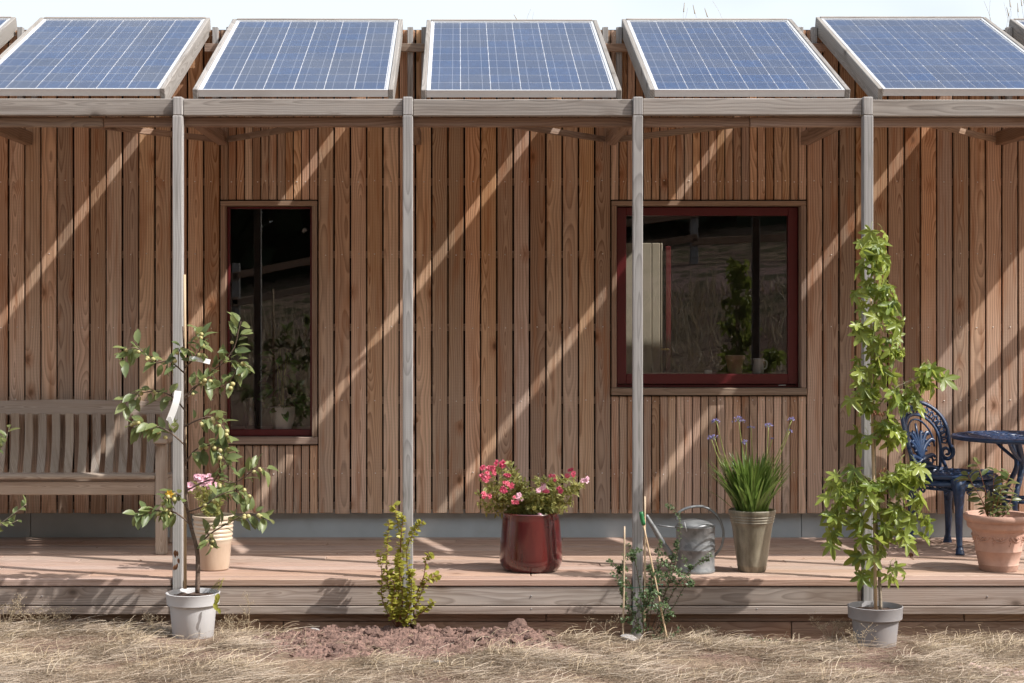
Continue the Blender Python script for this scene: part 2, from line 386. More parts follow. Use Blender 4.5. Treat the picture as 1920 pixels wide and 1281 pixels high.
def lathe(name, prof, c, mat, parent=None, seg=40, sharp=False):
    """profile [(r, z)...] turned about the vertical through c; closed at r == 0 ends; mesh kept about its own centre"""
    V, F = [], []
    for r, z in prof:
        for k in range(seg):
            a = 2*math.pi*k/seg; V.append((r*math.cos(a), r*math.sin(a), z))
    for i in range(len(prof)-1):
        for k in range(seg):
            a = i*seg+k; b = i*seg+(k+1) % seg; F.append((a, b, b+seg, a+seg))
    me = bpy.data.meshes.new(name); me.from_pydata(V, [], F); me.materials.append(M[mat])
    bm = bmesh.new(); bm.from_mesh(me); bmesh.ops.remove_doubles(bm, verts=bm.verts, dist=1e-5); bmesh.ops.recalc_face_normals(bm, faces=bm.faces); bm.to_mesh(me); bm.free()
    me.polygons.foreach_set('use_smooth', [True]*len(me.polygons))
    try: me.set_sharp_from_angle(angle=R(38))
    except Exception: pass
    o = bpy.data.objects.new(name, me); o.location = c; return attach(o, parent)
def soil_disc(c, r, parent):
    bm = bmesh.new(); bmesh.ops.create_circle(bm, cap_ends=True, segments=24, radius=r)
    bmesh.ops.inset_region(bm, faces=bm.faces[:], thickness=r*.35); bmesh.ops.triangulate(bm, faces=bm.faces[:])
    bmesh.ops.subdivide_edges(bm, edges=bm.edges[:], cuts=2)
    for v in bm.verts: v.co.z += .012*noise.noise(v.co*28+Vector(c))
    bmesh.ops.translate(bm, vec=Vector(c), verts=bm.verts)
    return bmobj('soil', bm, M['soil'], parent)

# leaf shapes: tip along +y, face +z, unit length
def leaf_oval(wid=.28, fold=.12, bend=.18, n=4):
    V, F = [], []
    for i in range(n+1):
        t = i/n; h = wid*math.sin(math.pi*min(1, t*.92+.04))**.8*(1-.25*t) if 0 < i < n else .0
        z = -bend*t*t
        V += [(-h, t, z+fold*h/wid), (0, t, z), (h, t, z+fold*h/wid)]
    for i in range(n):
        a = 3*i; F += [(a, a+1, a+4, a+3), (a+1, a+2, a+5, a+4)]
    return V, F
def leaf_star(droop=.22, fold=.06, seed=0):
    rs = random.Random(seed)
    tips = [(-112, .62), (-56, .90), (0, 1.0), (56, .90), (112, .62)]
    V = [(0, 0, 0)]; F = []
    pts = []
    for i, (a, l) in enumerate(tips):
        l *= rs.uniform(.9, 1.1)
        if i: pts.append(((tips[i-1][0]+a)/2, .36))
        # shoulders make the lobe a narrow leaf shape
        pts += [(a-20, l*.56), (a-9, l*.82), (a, l), (a+9, l*.82), (a+20, l*.56)]
    pts = [(-165, .10)]+pts+[(165, .10)]
    for a, l in pts:
        x = math.sin(R(a))*l; y = math.cos(R(a))*l+.0
        V.append((x, y, -droop*l*l + (fold if l < .6 else 0)*rs.uniform(.5, 1.3)))
    for i in range(1, len(pts)): F.append((0, i+1, i))
    return V, F
def leaf_strap(wid=.03, bend=.5, n=6):
    V, F = [], []
    for i in range(n+1):
        t = i/n; h = wid*(1-t**3)*(.65+.35*min(1, t*3)); ang = bend*t
        y = math.sin(ang)/bend*1.0 if bend > 1e-3 else t; z = (math.cos(ang)-1)/bend if bend > 1e-3 else 0
        V += [(-h, y, z+h*.45), (0, y, z), (h, y, z+h*.45)]
    for i in range(n):
        a = 3*i; F += [(a, a+1, a+4, a+3), (a+1, a+2, a+5, a+4)]
    return V, F
def orient(p, tip, nrm, size):
    y = Vector(tip).normalized(); z = Vector(nrm); z = z-y*z.dot(y)
    if z.length < 1e-4: z = y.orthogonal()
    z.normalize(); x = y.cross(z)
    m = Matrix((x, y, z)).transposed().to_4x4()
    return Matrix.Translation(p) @ m @ Matrix.Scale(size, 4)
def rv(s=1.0): return Vector((random.gauss(0, s), random.gauss(0, s), random.gauss(0, s)))
def shapemesh(name, shape, mat):
    me = bpy.data.meshes.new(name); me.from_pydata(shape[0], [], shape[1]); me.materials.append(M[mat])
    me.polygons.foreach_set('use_smooth', [True]*len(me.polygons)); return me
def leafobj(me, m4, parent, name='leaf'):
    o = bpy.data.objects.new(name, me); o.matrix_basis = m4; return attach(o, parent)

# ------------------------------------------------------------------ ground
WY = 1.56                                                     # front of the cladding
def gz(x, y):
    z = -.245-.0105*max(-3, min(3, x)) - (.055-.03*max(0, min(1, (-1.1-x)/.5))-.02*max(0, min(1, (x-2.1)/.4)))*max(0, min(1, (y+.45)/.45))
    if y > -3: z += .022*noise.noise(Vector((x*1.7, y*1.7, 3)))+.010*noise.noise(Vector((x*6, y*6, 9)))
    mound = math.exp(-((x+.16)/.72)**4-((y+.20)/.17)**2)      # the dug bed of red soil
    z += .038*mound*(1+.6*noise.noise(Vector((x*9, y*9, 1))))
    if y < -9.0:
        t = -9.0-y
        z += .235*t if t < 8.6 else 2.02+.02*(t-8.6)
        z += .25*noise.noise(Vector((x*.25, y*.25, 5)))*min(1, t/3)
        if t > 9.2: z += min(6, .09*(t-9.2))
        z += .12*max(-14, min(14, x))*min(1, t/6)
    return z
def ground():
    xs = sorted(set([round(v, 3) for v in np.concatenate([np.arange(-600, -30, 60), np.arange(-30, -4.4, 1.6), np.arange(-4.4, 4.6, .07), np.arange(4.6, 30, 1.6), np.arange(30, 601, 60)])]))
    ys = sorted(set([round(v, 3) for v in np.concatenate([np.arange(-600, -50, 60), np.arange(-50, -9, 1.0), np.arange(-9, -1.6, .5), np.arange(-1.6, .16, .05), np.arange(.3, 8, 1.2), np.arange(8, 60, 8), np.arange(60, 601, 60)])]))
    V = [(x, y, gz(x, y)) for y in ys for x in xs]; n = len(xs)
    F = [(j*n+i, j*n+i+1, (j+1)*n+i+1, (j+1)*n+i) for j in range(len(ys)-1) for i in range(n-1)]
    return tag(meshobj('ground', V, F, M['ground'], None, True), 'dry straw-coloured ground with patches of reddish soil', 'ground', kind='structure')
g_ground = ground()

# ------------------------------------------------------------------ house
XL, XR = -4.50, 5.30
house = thing('timber_house', (0, 1.7, 0), 'single-storey house clad in vertical reddish-brown larch boards behind the veranda', 'house')
PH = -2.7046                                                  # a board joint
W1 = dict(x0=-1.5046, x1=-.9046, z0=.5805, z1=2.0737)
W2 = dict(x0=.8954, x1=2.0954, z0=.882, z1=2.0737)
ZB, ZT = .155, 3.12
k0 = math.ceil((XL-PH)/.1)
def in_win(x): return next((w for w in (W1, W2) if w['x0']-.01 < x < w['x1']+.01), None)
for k in range(k0, int((XR-PH)/.1)):
    x = PH+.1*k+.05
    wdw = in_win(x)
    if wdw is None:
        timber('cladding_board', (x+rnd(-.0012, .0012), WY+.011+rnd(-.002, .002), (ZB+ZT)/2+rnd(-.003, .003)), (.0895, .022, ZT-ZB), 'clad', house, .0025, (0, rnd(-.0004, .0004), rnd(-.012, .012)))
    else:
        for h in (0, 1):
            xn = x-.025+.05*h
            for za, zb in ((ZB, wdw['z0']-.008), (wdw['z1']+.008, ZT)):
                timber('narrow_cladding_board', (xn+rnd(-.001, .001), WY+.011+rnd(-.0015, .0015), (za+zb)/2), (.0438, .022, zb-za), 'clad', house, .002, (0, 0, rnd(-.015, .015)))
YB = WY+.023; YM = WY+.05
zs = [1.746+.4485*k for k in range(-3, 4)]+[.20]
for z in zs:
    segs = [(XL, XR)]
    for wdw in (W1, W2):
        if wdw['z0']-.03 < z < wdw['z1']+.03:
            segs = [q for a, b in segs for q in (((a, wdw['x0']), (wdw['x1'], b)) if a < wdw['x0'] < b else ((a, b),))]
    for a, b in segs: span('batten', (a, YB, z-.022), (b, YM-.001, z+.022), 'brown_x', house, 0)
# screw heads on the batten lines: tiny, one part
nb = MB()
for z in zs[:-1]:
    for k in range(k0, int((XR-PH)/.1)):
        x = PH+.1*k+.05; wdw = in_win(x)
        if wdw and wdw['z0']-.02 < z < wdw['z1']+.02: continue
        for dx in ((0,) if not wdw else (-.025, .025)):
            if random.random() < .85: nb.ball((x+dx+rnd(-.006, .006), WY-.0005, z+rnd(-.006, .006)), .0040, 1, 6, 4)
tag(nb.build('screw_heads', 'steel', house), kind='stuff')
# the wall behind the battens, with the window openings cut out
YI = WY+.26
L = []
cuts = [XL, W1['x0']+.028, W1['x1']-.028, W2['x0']+.028, W2['x1']-.028, XR]
for i in range(5):
    a, b = cuts[i], cuts[i+1]; wdw = {1: W1, 3: W2}.get(i)
    if wdw is None: L.append(((a, YM, .19), (b, YI, 3.1)))
    else: L += [((a, YM, .19), (b, YI, wdw['z0']+.03)), ((a, YM, wdw['z1']-.028), (b, YI, 3.1))]
L.append(((XL, WY+.095, -.2), (XR, YI, .188)))
boxes('wall_core', L, 'membrane', house)
for a, b in ((XL, P(52, 1000, WY).x), (P(52, 1000, WY).x+.004, PX(1506, WY)), (PX(1506, WY)+.004, XR)):
    span('plinth_panel', (a, WY+.062, -.25), (b, WY+.09, .185), 'plinth', house, 0)
# far walls, floor; roof with an unseen opening added to light the boarded door
HX0, HX1, HY0, HY1 = 2.25, 3.7, 1.95, 2.75
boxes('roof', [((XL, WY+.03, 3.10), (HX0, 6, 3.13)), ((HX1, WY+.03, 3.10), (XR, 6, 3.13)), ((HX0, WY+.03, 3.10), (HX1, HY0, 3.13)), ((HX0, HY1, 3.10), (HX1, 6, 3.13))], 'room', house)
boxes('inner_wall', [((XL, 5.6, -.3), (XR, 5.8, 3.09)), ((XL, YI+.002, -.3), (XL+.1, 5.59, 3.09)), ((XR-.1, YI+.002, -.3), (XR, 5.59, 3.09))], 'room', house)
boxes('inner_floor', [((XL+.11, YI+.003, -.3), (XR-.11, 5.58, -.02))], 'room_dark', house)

def window(wdw, fw, sash, label):
    x0, x1, z0, z1 = wdw['x0']+.004, wdw['x1']-.004, wdw['z0'], wdw['z1']
    t = .030
    yF, yB = WY+.065, WY+.125                                 # red frame between these
    ix0, ix1, iz1 = x0+t, x1-t, z1-t; sill = .046 if not sash else .0455
    iz0 = z0+sill
    L = []
    fl, ft, fb = fw
    def ring(a, b, c, d, ya, yb, l, tp, bt):
        return [((a, ya, c), (a+l, yb, d)), ((b-l, ya, c), (b, yb, d)), ((a+l, ya, d-tp), (b-l, yb, d)), ((a+l, ya, c), (b-l, yb, c+bt))]
    if sash:
        L += ring(ix0+.001, ix1-.001, iz0, iz1-.001, yF+.012, yB, .012, .012, .016)
        L += ring(ix0+.008, ix1-.008, iz0+.0195, iz1-.006, yF-.004, yB-.01, fl-.008, ft-.006, fb-.0195)
    else:
        L += ring(ix0+.001, ix1-.001, iz0, iz1-.001, yF, yB, fl, ft, fb)
    win = boxes('window', L, 'red_frame', house); win['label'] = label
    bm = bmesh.new(); bm.from_mesh(win.data); bmesh.ops.bevel(bm, geom=bm.edges[:], offset=.003, segments=1, affect='EDGES'); bm.to_mesh(win.data); bm.free()
    gx0, gx1, gz0, gz1 = ix0+fl, ix1-fl, iz0+fb, iz1-ft
    e = .006
    meshobj('pane', [(gx0-e, yF+.022, gz0-e), (gx1+e, yF+.022, gz0-e), (gx1+e, yF+.022, gz1+e), (gx0-e, yF+.022, gz1+e)], [(0, 1, 2, 3)], M['glass'], win)
    # timber lining boards standing 12 mm proud of the cladding
    yo = WY-.012; yi = WY+.1
    span('trim', (x0, yo, iz0-.001), (x0+t, yi, z1-t), 'trim_z', win, .002)
    span('trim', (x1-t, yo, iz0-.001), (x1, yi, z1-t), 'trim_z', win, .002)
    span('trim', (x0, yo, z1-t+.001), (x1, yi, z1), 'trim_x', win, .002)
    span('sill', (x0-.003, yo-.012, z0), (x1+.003, yi, iz0-.003), 'trim_x', win, .003)
    return win, (gx0, gx1, gz0, gz1)
win1, G1 = window(W1, (.017, .012, .040), False, 'tall narrow window with dark red frame')
win2, G2 = window(W2, (.066, .056, .082), True, 'large square window with dark red frame')
span('vent_slot', (PX(1460, WY+.06), WY+.0585, PZ(722.5, WY+.06)-.002), (PX(1473, WY+.06), WY+.066, PZ(722.5, WY+.06)+.002), 'alu', win2, 0)
for wdw, g in ((W1, G1), (W2, G2)):
    span('inner_sill', (wdw['x0']-.02, WY+.127, g[2]-.035), (wdw['x1']+.02, WY+.43, g[2]-.004), 'trim_x', house, .003)
# grass seed heads growing on the roof
rg = MB()
for px, py in [(997, 14), (1001, 22), (965, 30), (1283, 8), (1290, 14), (1300, 12), (1336, 2), (1322, 18), (1845, 2), (1857, -4), (1882, 4), (1893, -2), (1897, 10), (1908, 8), (1914, -3), (1919, 3), (1888, 16)]:
    Y = WY+rnd(.25, .7); tip = P(px, py, Y); b = Vector((tip.x+rnd(-.08, .08), Y, 3.12)); mid = (tip+b)/2+Vector((rnd(-.03, .03), 0, .02))
    rg.tube([b, mid, tip], .0012, .0008, 4)
    if random.random() < .6:
        d = (tip-mid).normalized(); rg.tube([tip-d*.05, tip-d*.025, tip+d*.01], .004, .0015, 5)
tag(rg.build('roof_grass', 'wisp', house), 'sparse dry grass stems on the roof', kind='stuff')

# things on the inner sills
def pot_profile(rb, rt, h, rim=.012, rimh=.03, th=.008, wall=None):
    pts = [(0, 0), (rb, 0)] + (wall or [(rb+(rt-rb)*t, h*t) for t in (.33, .66)])
    pts += [(rt-.001, h-rimh-.001), (rt+rim, h-rimh), (rt+rim, h-.003), (rt+rim-.004, h), (rt-th+rim*.2, h), (rt-th-.004, h*.8), (0, h*.8)]
    return pts
yS = WY+.225; zS1 = G1[2]-.004; zS2 = G2[2]-.004
c = Vector((PX(530, WY+.18), WY+.18, zS1))
t = thing('white_plant_pot', c, 'white china plant pot with leafy plant inside the tall narrow window', 'potted plant')
lathe('pot', [(0, 0), (.055, 0), (.068, .04), (.076, .10), (.079, .137), (.074, .137), (.07, .11), (0, .11)], c, 'white_pot', t)
mb = MB(); sh = leaf_oval(.26)
for i in range(46):
    a = rnd(0, 6.28); q = Vector((math.cos(a), math.sin(a)*.6, 0)); hgt = rnd(.10, .48)
    p = c+q*rnd(.01, .10)+Vector((0, 0, hgt)); mb.inst(sh, orient(p, q+Vector((0, 0, rnd(-.8, .5))), Vector((0, -.5, .6))+rv(.3), rnd(.07, .11)))
tag(mb.build('foliage', 'lf_house', t), kind='stuff')
st = MB()
for i in range(5): st.tube([c+Vector((0, 0, .1)), c+Vector((rnd(-.03, .03), rnd(-.02, .02), .28)), c+Vector((rnd(-.07, .07), rnd(-.04, .04), .5))], .004, .002, 5)
st.build('stem', 'stem_green', t)
M['jar_glass'] = glassmat('jar_glass', 1.6, (.9, .93, .93))
c = Vector((PX(470, yS), yS, zS1))
jar = lathe('glass_jar', [(0, .002), (.04, .002), (.043, .02), (.043, .10), (.030, .13), (.026, .15), (.030, .19), (.024, .19), (.024, .13), (.038, .10), (.038, .02), (0, .012)], c, 'jar_glass')
tag(jar, 'clear glass jar on the sill inside the tall narrow window', 'jar')
c = Vector((PX(1422, yS), yS, zS2))
t = thing('milk_jug', c, 'small white jug inside the large window, right of the terracotta pot', 'jug')
lathe('body', [(0, 0), (.032, 0), (.036, .03), (.030, .065), (.030, .08), (.037, .096), (.032, .096), (.026, .075), (0, .05)], c, 'white_pot', t)
MB().tube([c+Vector((.031, 0, .085)), c+Vector((.052, 0, .075)), c+Vector((.05, 0, .04)), c+Vector((.034, 0, .03))], .005, seg=6).build('handle', 'white_pot', t)
c = Vector((PX(1378, yS+.03), yS+.03, zS2))
t = thing('clay_plant_pot', c, 'terracotta pot standing on the sill inside the large window', 'pot')
lathe('pot', pot_profile(.043, .058, .115, .005, .03), c, 'terracotta', t); soil_disc(c+Vector((0, 0, .098)), .048, t)
c = Vector((PX(1328, yS-.04), yS-.04, zS2))
tag(timber('small_card_box', c+Vector((0, 0, .012)), (.045, .03, .024), 'white_pot', None, .002), 'small pale box on the sill inside the large window', 'box')
# the pale boarded door standing open in the room
yD = 2.62; dx0, dx1 = PX(1140, yD), PX(1243, yD)
t = thing('boarded_door', Vector((dx0, yD, 0)), 'pale boarded door with red edge seen through the large window', 'door')
M['pale_board'] = plain('pale_board', (.36, .315, .235), .7, .12, 5)
xb = [dx0, PX(1170, yD), PX(1222, yD), PX(1238, yD), dx1]
for i in range(4): span('door_board', (xb[i]+.002, yD, 0), (xb[i+1]-.002, yD+.03, PZ(456, yD)), 'pale_board', t, .003)
span('door_edge', (dx1+.018, yD-.01, 0), (dx1+.052, yD+.05, PZ(462, yD)), 'red_frame', t, .003)
hx = dx1+.03; hz = PZ(655, yD)
MB().tube([(hx, yD-.012, hz), (hx, yD-.05, hz), (hx-.03, yD-.055, hz), (hx-.05, yD-.055, hz)], .007).build('handle', 'brass', t)

# ------------------------------------------------------------------ deck
deck = thing('timber_deck', (0, .8, 0), 'pinkish-brown timber deck running along the front of the house', 'deck')
SP = 1.193; XP = [-1.490+SP*k for k in range(-2, 6)]+[4.83]     # posts
PW = .052; YPF = -.025                                        # post size, front face
DL, DR = -4.45, 5.0
row = .118; yrow = .098
n = 0
while yrow < WY+.0:
    xs = [DL]+sorted(DL+rnd(.4, 3.2)+3.1*i for i in range(3))+[DR]
    for a, b in zip(xs, xs[1:]):
        if b-a < .2: continue
        timber('deck_board', ((a+b)/2, yrow+row/2, -.014+rnd(-.0015, .0015)), (b-a-.004, row-.009, .028), 'deck', deck, .003, (rnd(-.006, .006), 0, 0))
    yrow += row
for a, b in zip([DL]+XP, XP+[DR]):                              # nosing board and fascia let in between the posts
    a2 = a+PW/2+.006 if a != DL else a; b2 = b-PW/2-.006 if b != DR else b
    if b2-a2 < .05: continue
    span('edge_board', (a2, -.018, -.036), (b2, .036, 0), 'deck', deck, .004)
    span('fascia_board', (a2, -.012, -.137), (b2, .02, -.041), 'fascia', deck, .003)
    span('fascia_board', (a2, -.014, -.183), (b2, .02, -.141), 'fascia', deck, .003)
span('edge_board', (DL, .041, -.030), (DR, .094, -.001), 'deck', deck, .003)
for a, b in ((DL, -1.62), (-1.615, .42), (.425, 2.6), (2.605, DR)):
    span('skirt_board', (a, .030, -.226), (b, .055, -.186), 'brown_x', deck, .003)
for a, b in ((DL, -.95), (-.945, 1.7), (1.705, DR)):
    span('skirt_board', (a, .034, -.36), (b, .06, -.230), 'brown_x', deck, .003)
dscr = MB()
for x, y in [(PX(996, 0), PZ(1117, 0)), (PX(996, 0), PZ(1141, 0)), (PX(1418, 0), PZ(1141, 0)), (PX(80, 0), PZ(1117, 0)), (PX(1850, 0), PZ(1118, 0))]:
    dscr.ball((x, -.0135, y), .004, 1, 6, 4)
tag(dscr.build('deck_screws', 'plastic_grey', deck), kind='stuff')

# ------------------------------------------------------------------ pergola
perg = thing('pergola', (0, 0, 0), 'grey weathered timber veranda frame of posts and beams carrying the solar panels', 'pergola')
ZBB, ZBT = 2.405, 2.492                                       # fascia beam
for i, x in enumerate(XP):
    bot = -.42
    tw = rnd(-.05, .05)
    span('post', (x-PW/2, YPF, bot), (x+PW/2, YPF+PW, ZBB-.001), 'grey_z', perg, .004, (0, 0, tw))
    span('post_head', (x-PW/2+.001, YPF+.002, ZBB+.001), (x+PW/2-.001, YPF+PW+.05, ZBT+.009), 'grey_z', perg, .004)
    span('tie_beam', (x-.028, .075, 2.416), (x+.028, WY-.003, 2.496), 'brown_y', perg, .004)
    if i < len(XP)-1:
        a, b = x+PW/2+.001, XP[i+1]-PW/2-.001
        dz = rnd(-.004, .004)
        span('beam', (a, .0, ZBB+dz), (b, .045, ZBT+dz), 'grey_x', perg, .004)
    for dx in (-.038, .047):                                  # uprights on the wall that carry the trays' upper ends
        span('upright', (x+dx-.017, WY-.045, 2.66), (x+dx+.017, WY-.002, 3.135), 'grey_z', perg, .002)
    span('cleat', (x-.10, WY-.044-.024, 2.98), (x+.11, WY-.046, 3.03), 'brown_x', perg, .002)
for a, b in zip([XP[0]-.5, XP[2]-.4, XP[5]-.6], [XP[2]-.402, XP[5]-.602, XP[-1]+.03]):
    span('rail', (a, .050, 2.352), (b, .074, 2.404), 'brown_x', perg, .006)
    span('rail', (a, .050, 2.410), (b, .074, 2.462), 'brown_x', perg, .003)
def brace(xa, ya, xb, yb, z, j):
    a = Vector((xa, ya)); b = Vector((xb, yb)); d = b-a
    timber('diagonal_brace', ((xa+xb)/2, (ya+yb)/2, z), (d.length, .016, .036), 'brown_x', perg, .003, (0, 0, math.atan2(d.y, d.x)))
for k in (2, 4, 6):                                           # flat bracing in plan, from every second wall plate to the neighbouring posts
    for s in (-1, 1):
        j = k+s
        if j < len(XP): brace(XP[k]+s*.045, WY-.05, XP[j]-s*.05, .11, 2.447, s)
span('rafter', (XP[-1]-.035, .06-.0, -.05), (XP[-1]+.035, 1.66, .05), 'brown_y', perg, .003)
raf = perg.children[-1]; TH = R(22.75)
raf.location = (XP[-1], .06+.8*math.cos(TH), 2.50+.8*math.sin(TH)); raf.rotation_euler = (TH, 0, 0)

# ------------------------------------------------------------------ solar panels
cell_bm = bmesh.new()
s = .078; q = .003
for v in [(-s+q, -s, 0), (s-q, -s, 0), (s, -s+q, 0), (s, s-q, 0), (s-q, s, 0), (-s+q, s, 0), (-s, s-q, 0), (-s, -s+q, 0)]: cell_bm.verts.new(v)
cell_bm.faces.new(cell_bm.verts[:]); cell_me = bpy.data.meshes.new('cell'); cell_bm.to_mesh(cell_me); cell_bm.free(); cell_me.materials.append(M['cell'])
PLAB = ['solar panel cut off by the left edge, only its corner showing', 'leftmost large solar panel, above the wooden bench', 'solar panel above the tall narrow window',
        'middle solar panel, above the dark red glazed pot', 'solar panel above the large square window', 'rightmost solar panel, above the blue chair and table', 'solar panel beyond the right edge of the view']
for i in range(7):
    xc = (XP[i]+XP[i+1])/2-.005; dz = [.006, .005, .0, -.003, .0, .005, .0][i]; dth = [.2, .15, 0, -.1, 0, .25, 0][i]
    root = thing('solar_panel', (xc, .058, 2.511+dz), PLAB[i], 'solar panel', 'solar panels in grey timber trays')
    root.rotation_euler = (TH+R(dth), 0, R([0, 0, .3, .25, 0, 0, 0][i]))
    def loc(o):                                               # children are given in the panel's own frame
        o.matrix_parent_inverse = Matrix.Identity(4); return o
    Wd, Ln, hh = .992, 1.65, .038
    def lb(name, lo, hi, mat, bev=.0015):
        o = loc(span(name, lo, hi, mat, root, bev)); return o
    fr = boxes('frame', [((-Wd/2, 0, 0), (-Wd/2+.013, Ln, hh)), ((Wd/2-.013, 0, 0), (Wd/2, Ln, hh)), ((-Wd/2+.013, 0, 0), (Wd/2-.013, .013, hh)), ((-Wd/2+.013, Ln-.013, 0), (Wd/2-.013, Ln, hh))], 'alu', root); loc(fr)
    bs = boxes('backsheet', [((-Wd/2+.013, .013, hh-.012), (Wd/2-.013, Ln-.013, hh-.006))], 'backsheet', root); loc(bs)
    for r_ in range(10):
        for c_ in range(6):
            o = bpy.data.objects.new('cell', cell_me); o.location = ((c_-2.5)*.1588, .825+(r_-4.5)*.1614, hh-.005); COL.objects.link(o); o.parent = root
    e = .0125
    gl = meshobj('pane', [(-Wd/2+e, e, hh-.002), (Wd/2-e, e, hh-.002), (Wd/2-e, Ln-e, hh-.002), (-Wd/2+e, Ln-e, hh-.002)], [(0, 1, 2, 3)], M['panel_glass'], root); loc(gl)
    lb('tray_side', (-Wd/2-.028, -.004, -.058), (-Wd/2-.002, Ln+.02, hh+.004), 'tray', .003)
    lb('tray_side', (Wd/2+.002, -.004, -.058), (Wd/2+.028, Ln+.02, hh+.004), 'tray', .003)
    lb('tray_rail', (-Wd/2-.001, Ln+.003, -.05), (Wd/2+.001, Ln+.028, hh+.006), 'grey_x', .003)

# ------------------------------------------------------------------ the lane, fence and wood that the windows mirror
fence = thing('rail_fence', (0, -18.4, 2.0), 'post-and-rail timber fence mirrored in the window glass', 'fence')
for i in range(-9, 10):
    x = i*2.1; span('fence_post', (x-.07, -18.5, gz(x, -18.4)-.2), (x+.07, -18.36, gz(x, -18.4)+1.15), 'grey_z', fence, .006)
for i in range(-9, 9):
    for hz_ in (.45, .95):
        a = Vector((i*2.1, -18.32, gz(i*2.1, -18.4)+hz_+rnd(-.05, .05))); b = Vector((i*2.1+2.1, -18.32, gz(i*2.1+2.1, -18.4)+hz_+rnd(-.05, .05))); d = b-a
        timber('fence_rail', (a+b)/2, (d.length+.1, .05, .13), 'brown_x', fence, .006, (0, -math.atan2(d.z, d.x), 0))
V, F = [], []
N = 26000
pos = np.column_stack([np.random.uniform(-45, 45, N), -27-np.abs(np.random.normal(0, 5, N)), np.random.uniform(0, 1, N)**.8*13+2])
pos[:, 2] += 1.5*np.sin(pos[:, 0]*.6)*pos[:, 2]/14
for p_ in pos:
    u = rv(.5); v = rv(.5); n_ = len(V); c_ = Vector(p_)
    V += [c_, c_+u, c_+u+v, c_+v]; F.append((n_, n_+1, n_+2, n_+3))
for i in range(40):
    x = rnd(-45, 45); y = rnd(-30, -26); z = 1.5; n_ = len(V)
    V += [Vector((x-.15, y, z)), Vector((x+.15, y, z)), Vector((x+.1, y, z+10)), Vector((x-.1, y, z+10)), Vector((x, y-.2, z)), Vector((x, y-.1, z+10))]
    F += [(n_, n_+1, n_+2, n_+3), (n_, n_+4, n_+5, n_+3), (n_+1, n_+4, n_+5, n_+2)]
tag(meshobj('woodland', V, F, M['lf_wood']), 'dark wood across the lane, mirrored in the windows', 'woodland', kind='stuff')

# ------------------------------------------------------------------ garden bench
bx0, bx1 = -3.15, -1.712; byF, byB = .875, 1.33
bench = thing('garden_bench', ((bx0+bx1)/2, 1.1, 0), 'weathered grey-brown wooden garden bench with slatted back at the left', 'bench')
lw = .062
for x in (bx0, bx1-lw):
    span('leg', (x, byF, 0), (x+lw, byF+.058, .632), 'bench_z', bench, .004)
    o = span('leg', (x, byB, 0), (x+lw, byB+.052, .86), 'bench_z', bench, .004, (-.10, 0, 0)); o.location.y += .045
    span('armrest', (x-.008, byF-.035, .634), (x+lw+.010, byB+.03, .664), 'bench_x', bench, .008)
    span('side_rail', (x+.012, byF+.058, .345), (x+lw-.012, byB+.02, .42), 'bench_z', bench, .003)
span('apron', (bx0+lw, byF+.012, .340), (bx1-lw, byF+.036, .418), 'bench_x', bench, .004)
for i in range(5):
    y0 = byF-.012+i*.092
    span('seat_slat', (bx0+(lw+.002 if i == 0 else .01), y0, .432-.006*i), (bx1-(lw+.002 if i == 0 else .01), y0+.082, .454-.006*i), 'bench_x', bench, .006)
# curved top rail: gently arched along its top edge
V, F = [], []; n = 24
for i in range(n+1):
    t = i/n; x = bx0+lw*.2+(bx1-bx0-lw*.4)*t; arch = .020*max(0, 1-(abs(t-.5)/.30)**2) if abs(t-.5) < .30 else 0
    arch = .011*(.5+.5*math.cos(min(math.pi, abs(t-.5)*math.pi/.42)))
    yb = byB+.082
    for z, y in ((.772, yb-.012), (.850+arch, yb), (.850+arch, yb+.034), (.772, yb+.022)): V.append((x, y, z))
for i in range(n):
    for k in range(4): F.append((4*i+k, 4*i+(k+1) % 4, 4*i+4+(k+1) % 4, 4*i+4+k))
F += [(3, 2, 1, 0), (4*n, 4*n+1, 4*n+2, 4*n+3)]
xm = (bx0+bx1)/2
o = meshobj('top_rail', [(v[0]-xm, v[1]-1.4, v[2]-.8) for v in V], F, M['bench_x'], bench); o.location = (xm, 1.4, .8)
span('lower_back_rail', (bx0+lw, byB+.012, .372), (bx1-lw, byB+.038, .418), 'bench_x', bench, .004)
ns = 16; sl = MB()
V, F = [], []; nz = 8
for i in range(nz+1):                                         # one bowed slat, shared
    t = i/nz; z = -.182+.364*t; yy = .026*math.sin(math.pi*t)-.0-.05*(t-.5)*-1
    for dx, dy in ((-.024, -.006), (.024, -.006), (.024, .007), (-.024, .007)): V.append((dx, yy+dy, z))
for i in range(nz):
    for k in range(4): F.append((4*i+k, 4*i+(k+1) % 4, 4*i+4+(k+1) % 4, 4*i+4+k))
sme = bpy.data.meshes.new('back_slat'); sme.from_pydata(V, [], F); sme.materials.append(M['bench_z'])
for i in range(ns):
    x = bx0+lw+.042+(bx1-bx0-2*lw-.084)*i/(ns-1)
    o = bpy.data.objects.new('back_slat', sme); o.location = (x, byB+.045, .598); attach(o, bench)

# ------------------------------------------------------------------ plants: generic helpers
def ray_leaves(mb, stem, sh, n, size, spread=.6, up=.3, t0=.15):
    pts = catmull(stem, 5)
    for i in range(n):
        t = t0+(1-t0)*(i+random.random()*.6)/n; k = min(int(t*(len(pts)-1)), len(pts)-2)
        p = pts[k].lerp(pts[k+1], t*(len(pts)-1)-k); d = (pts[k+1]-pts[k]).normalized()
        side = rv(); side = (side-d*side.dot(d)).normalized()
        tip = d*(1-spread)+side*spread+Vector((0, 0, up*.3))
        mb.inst(sh, orient(p, tip, Vector((0, -.25, 1))+rv(.45), size*rnd(.7, 1.2)))
def on_ground(px, Y): x = PX(px, Y); return Vector((x, Y, gz(x, Y)))

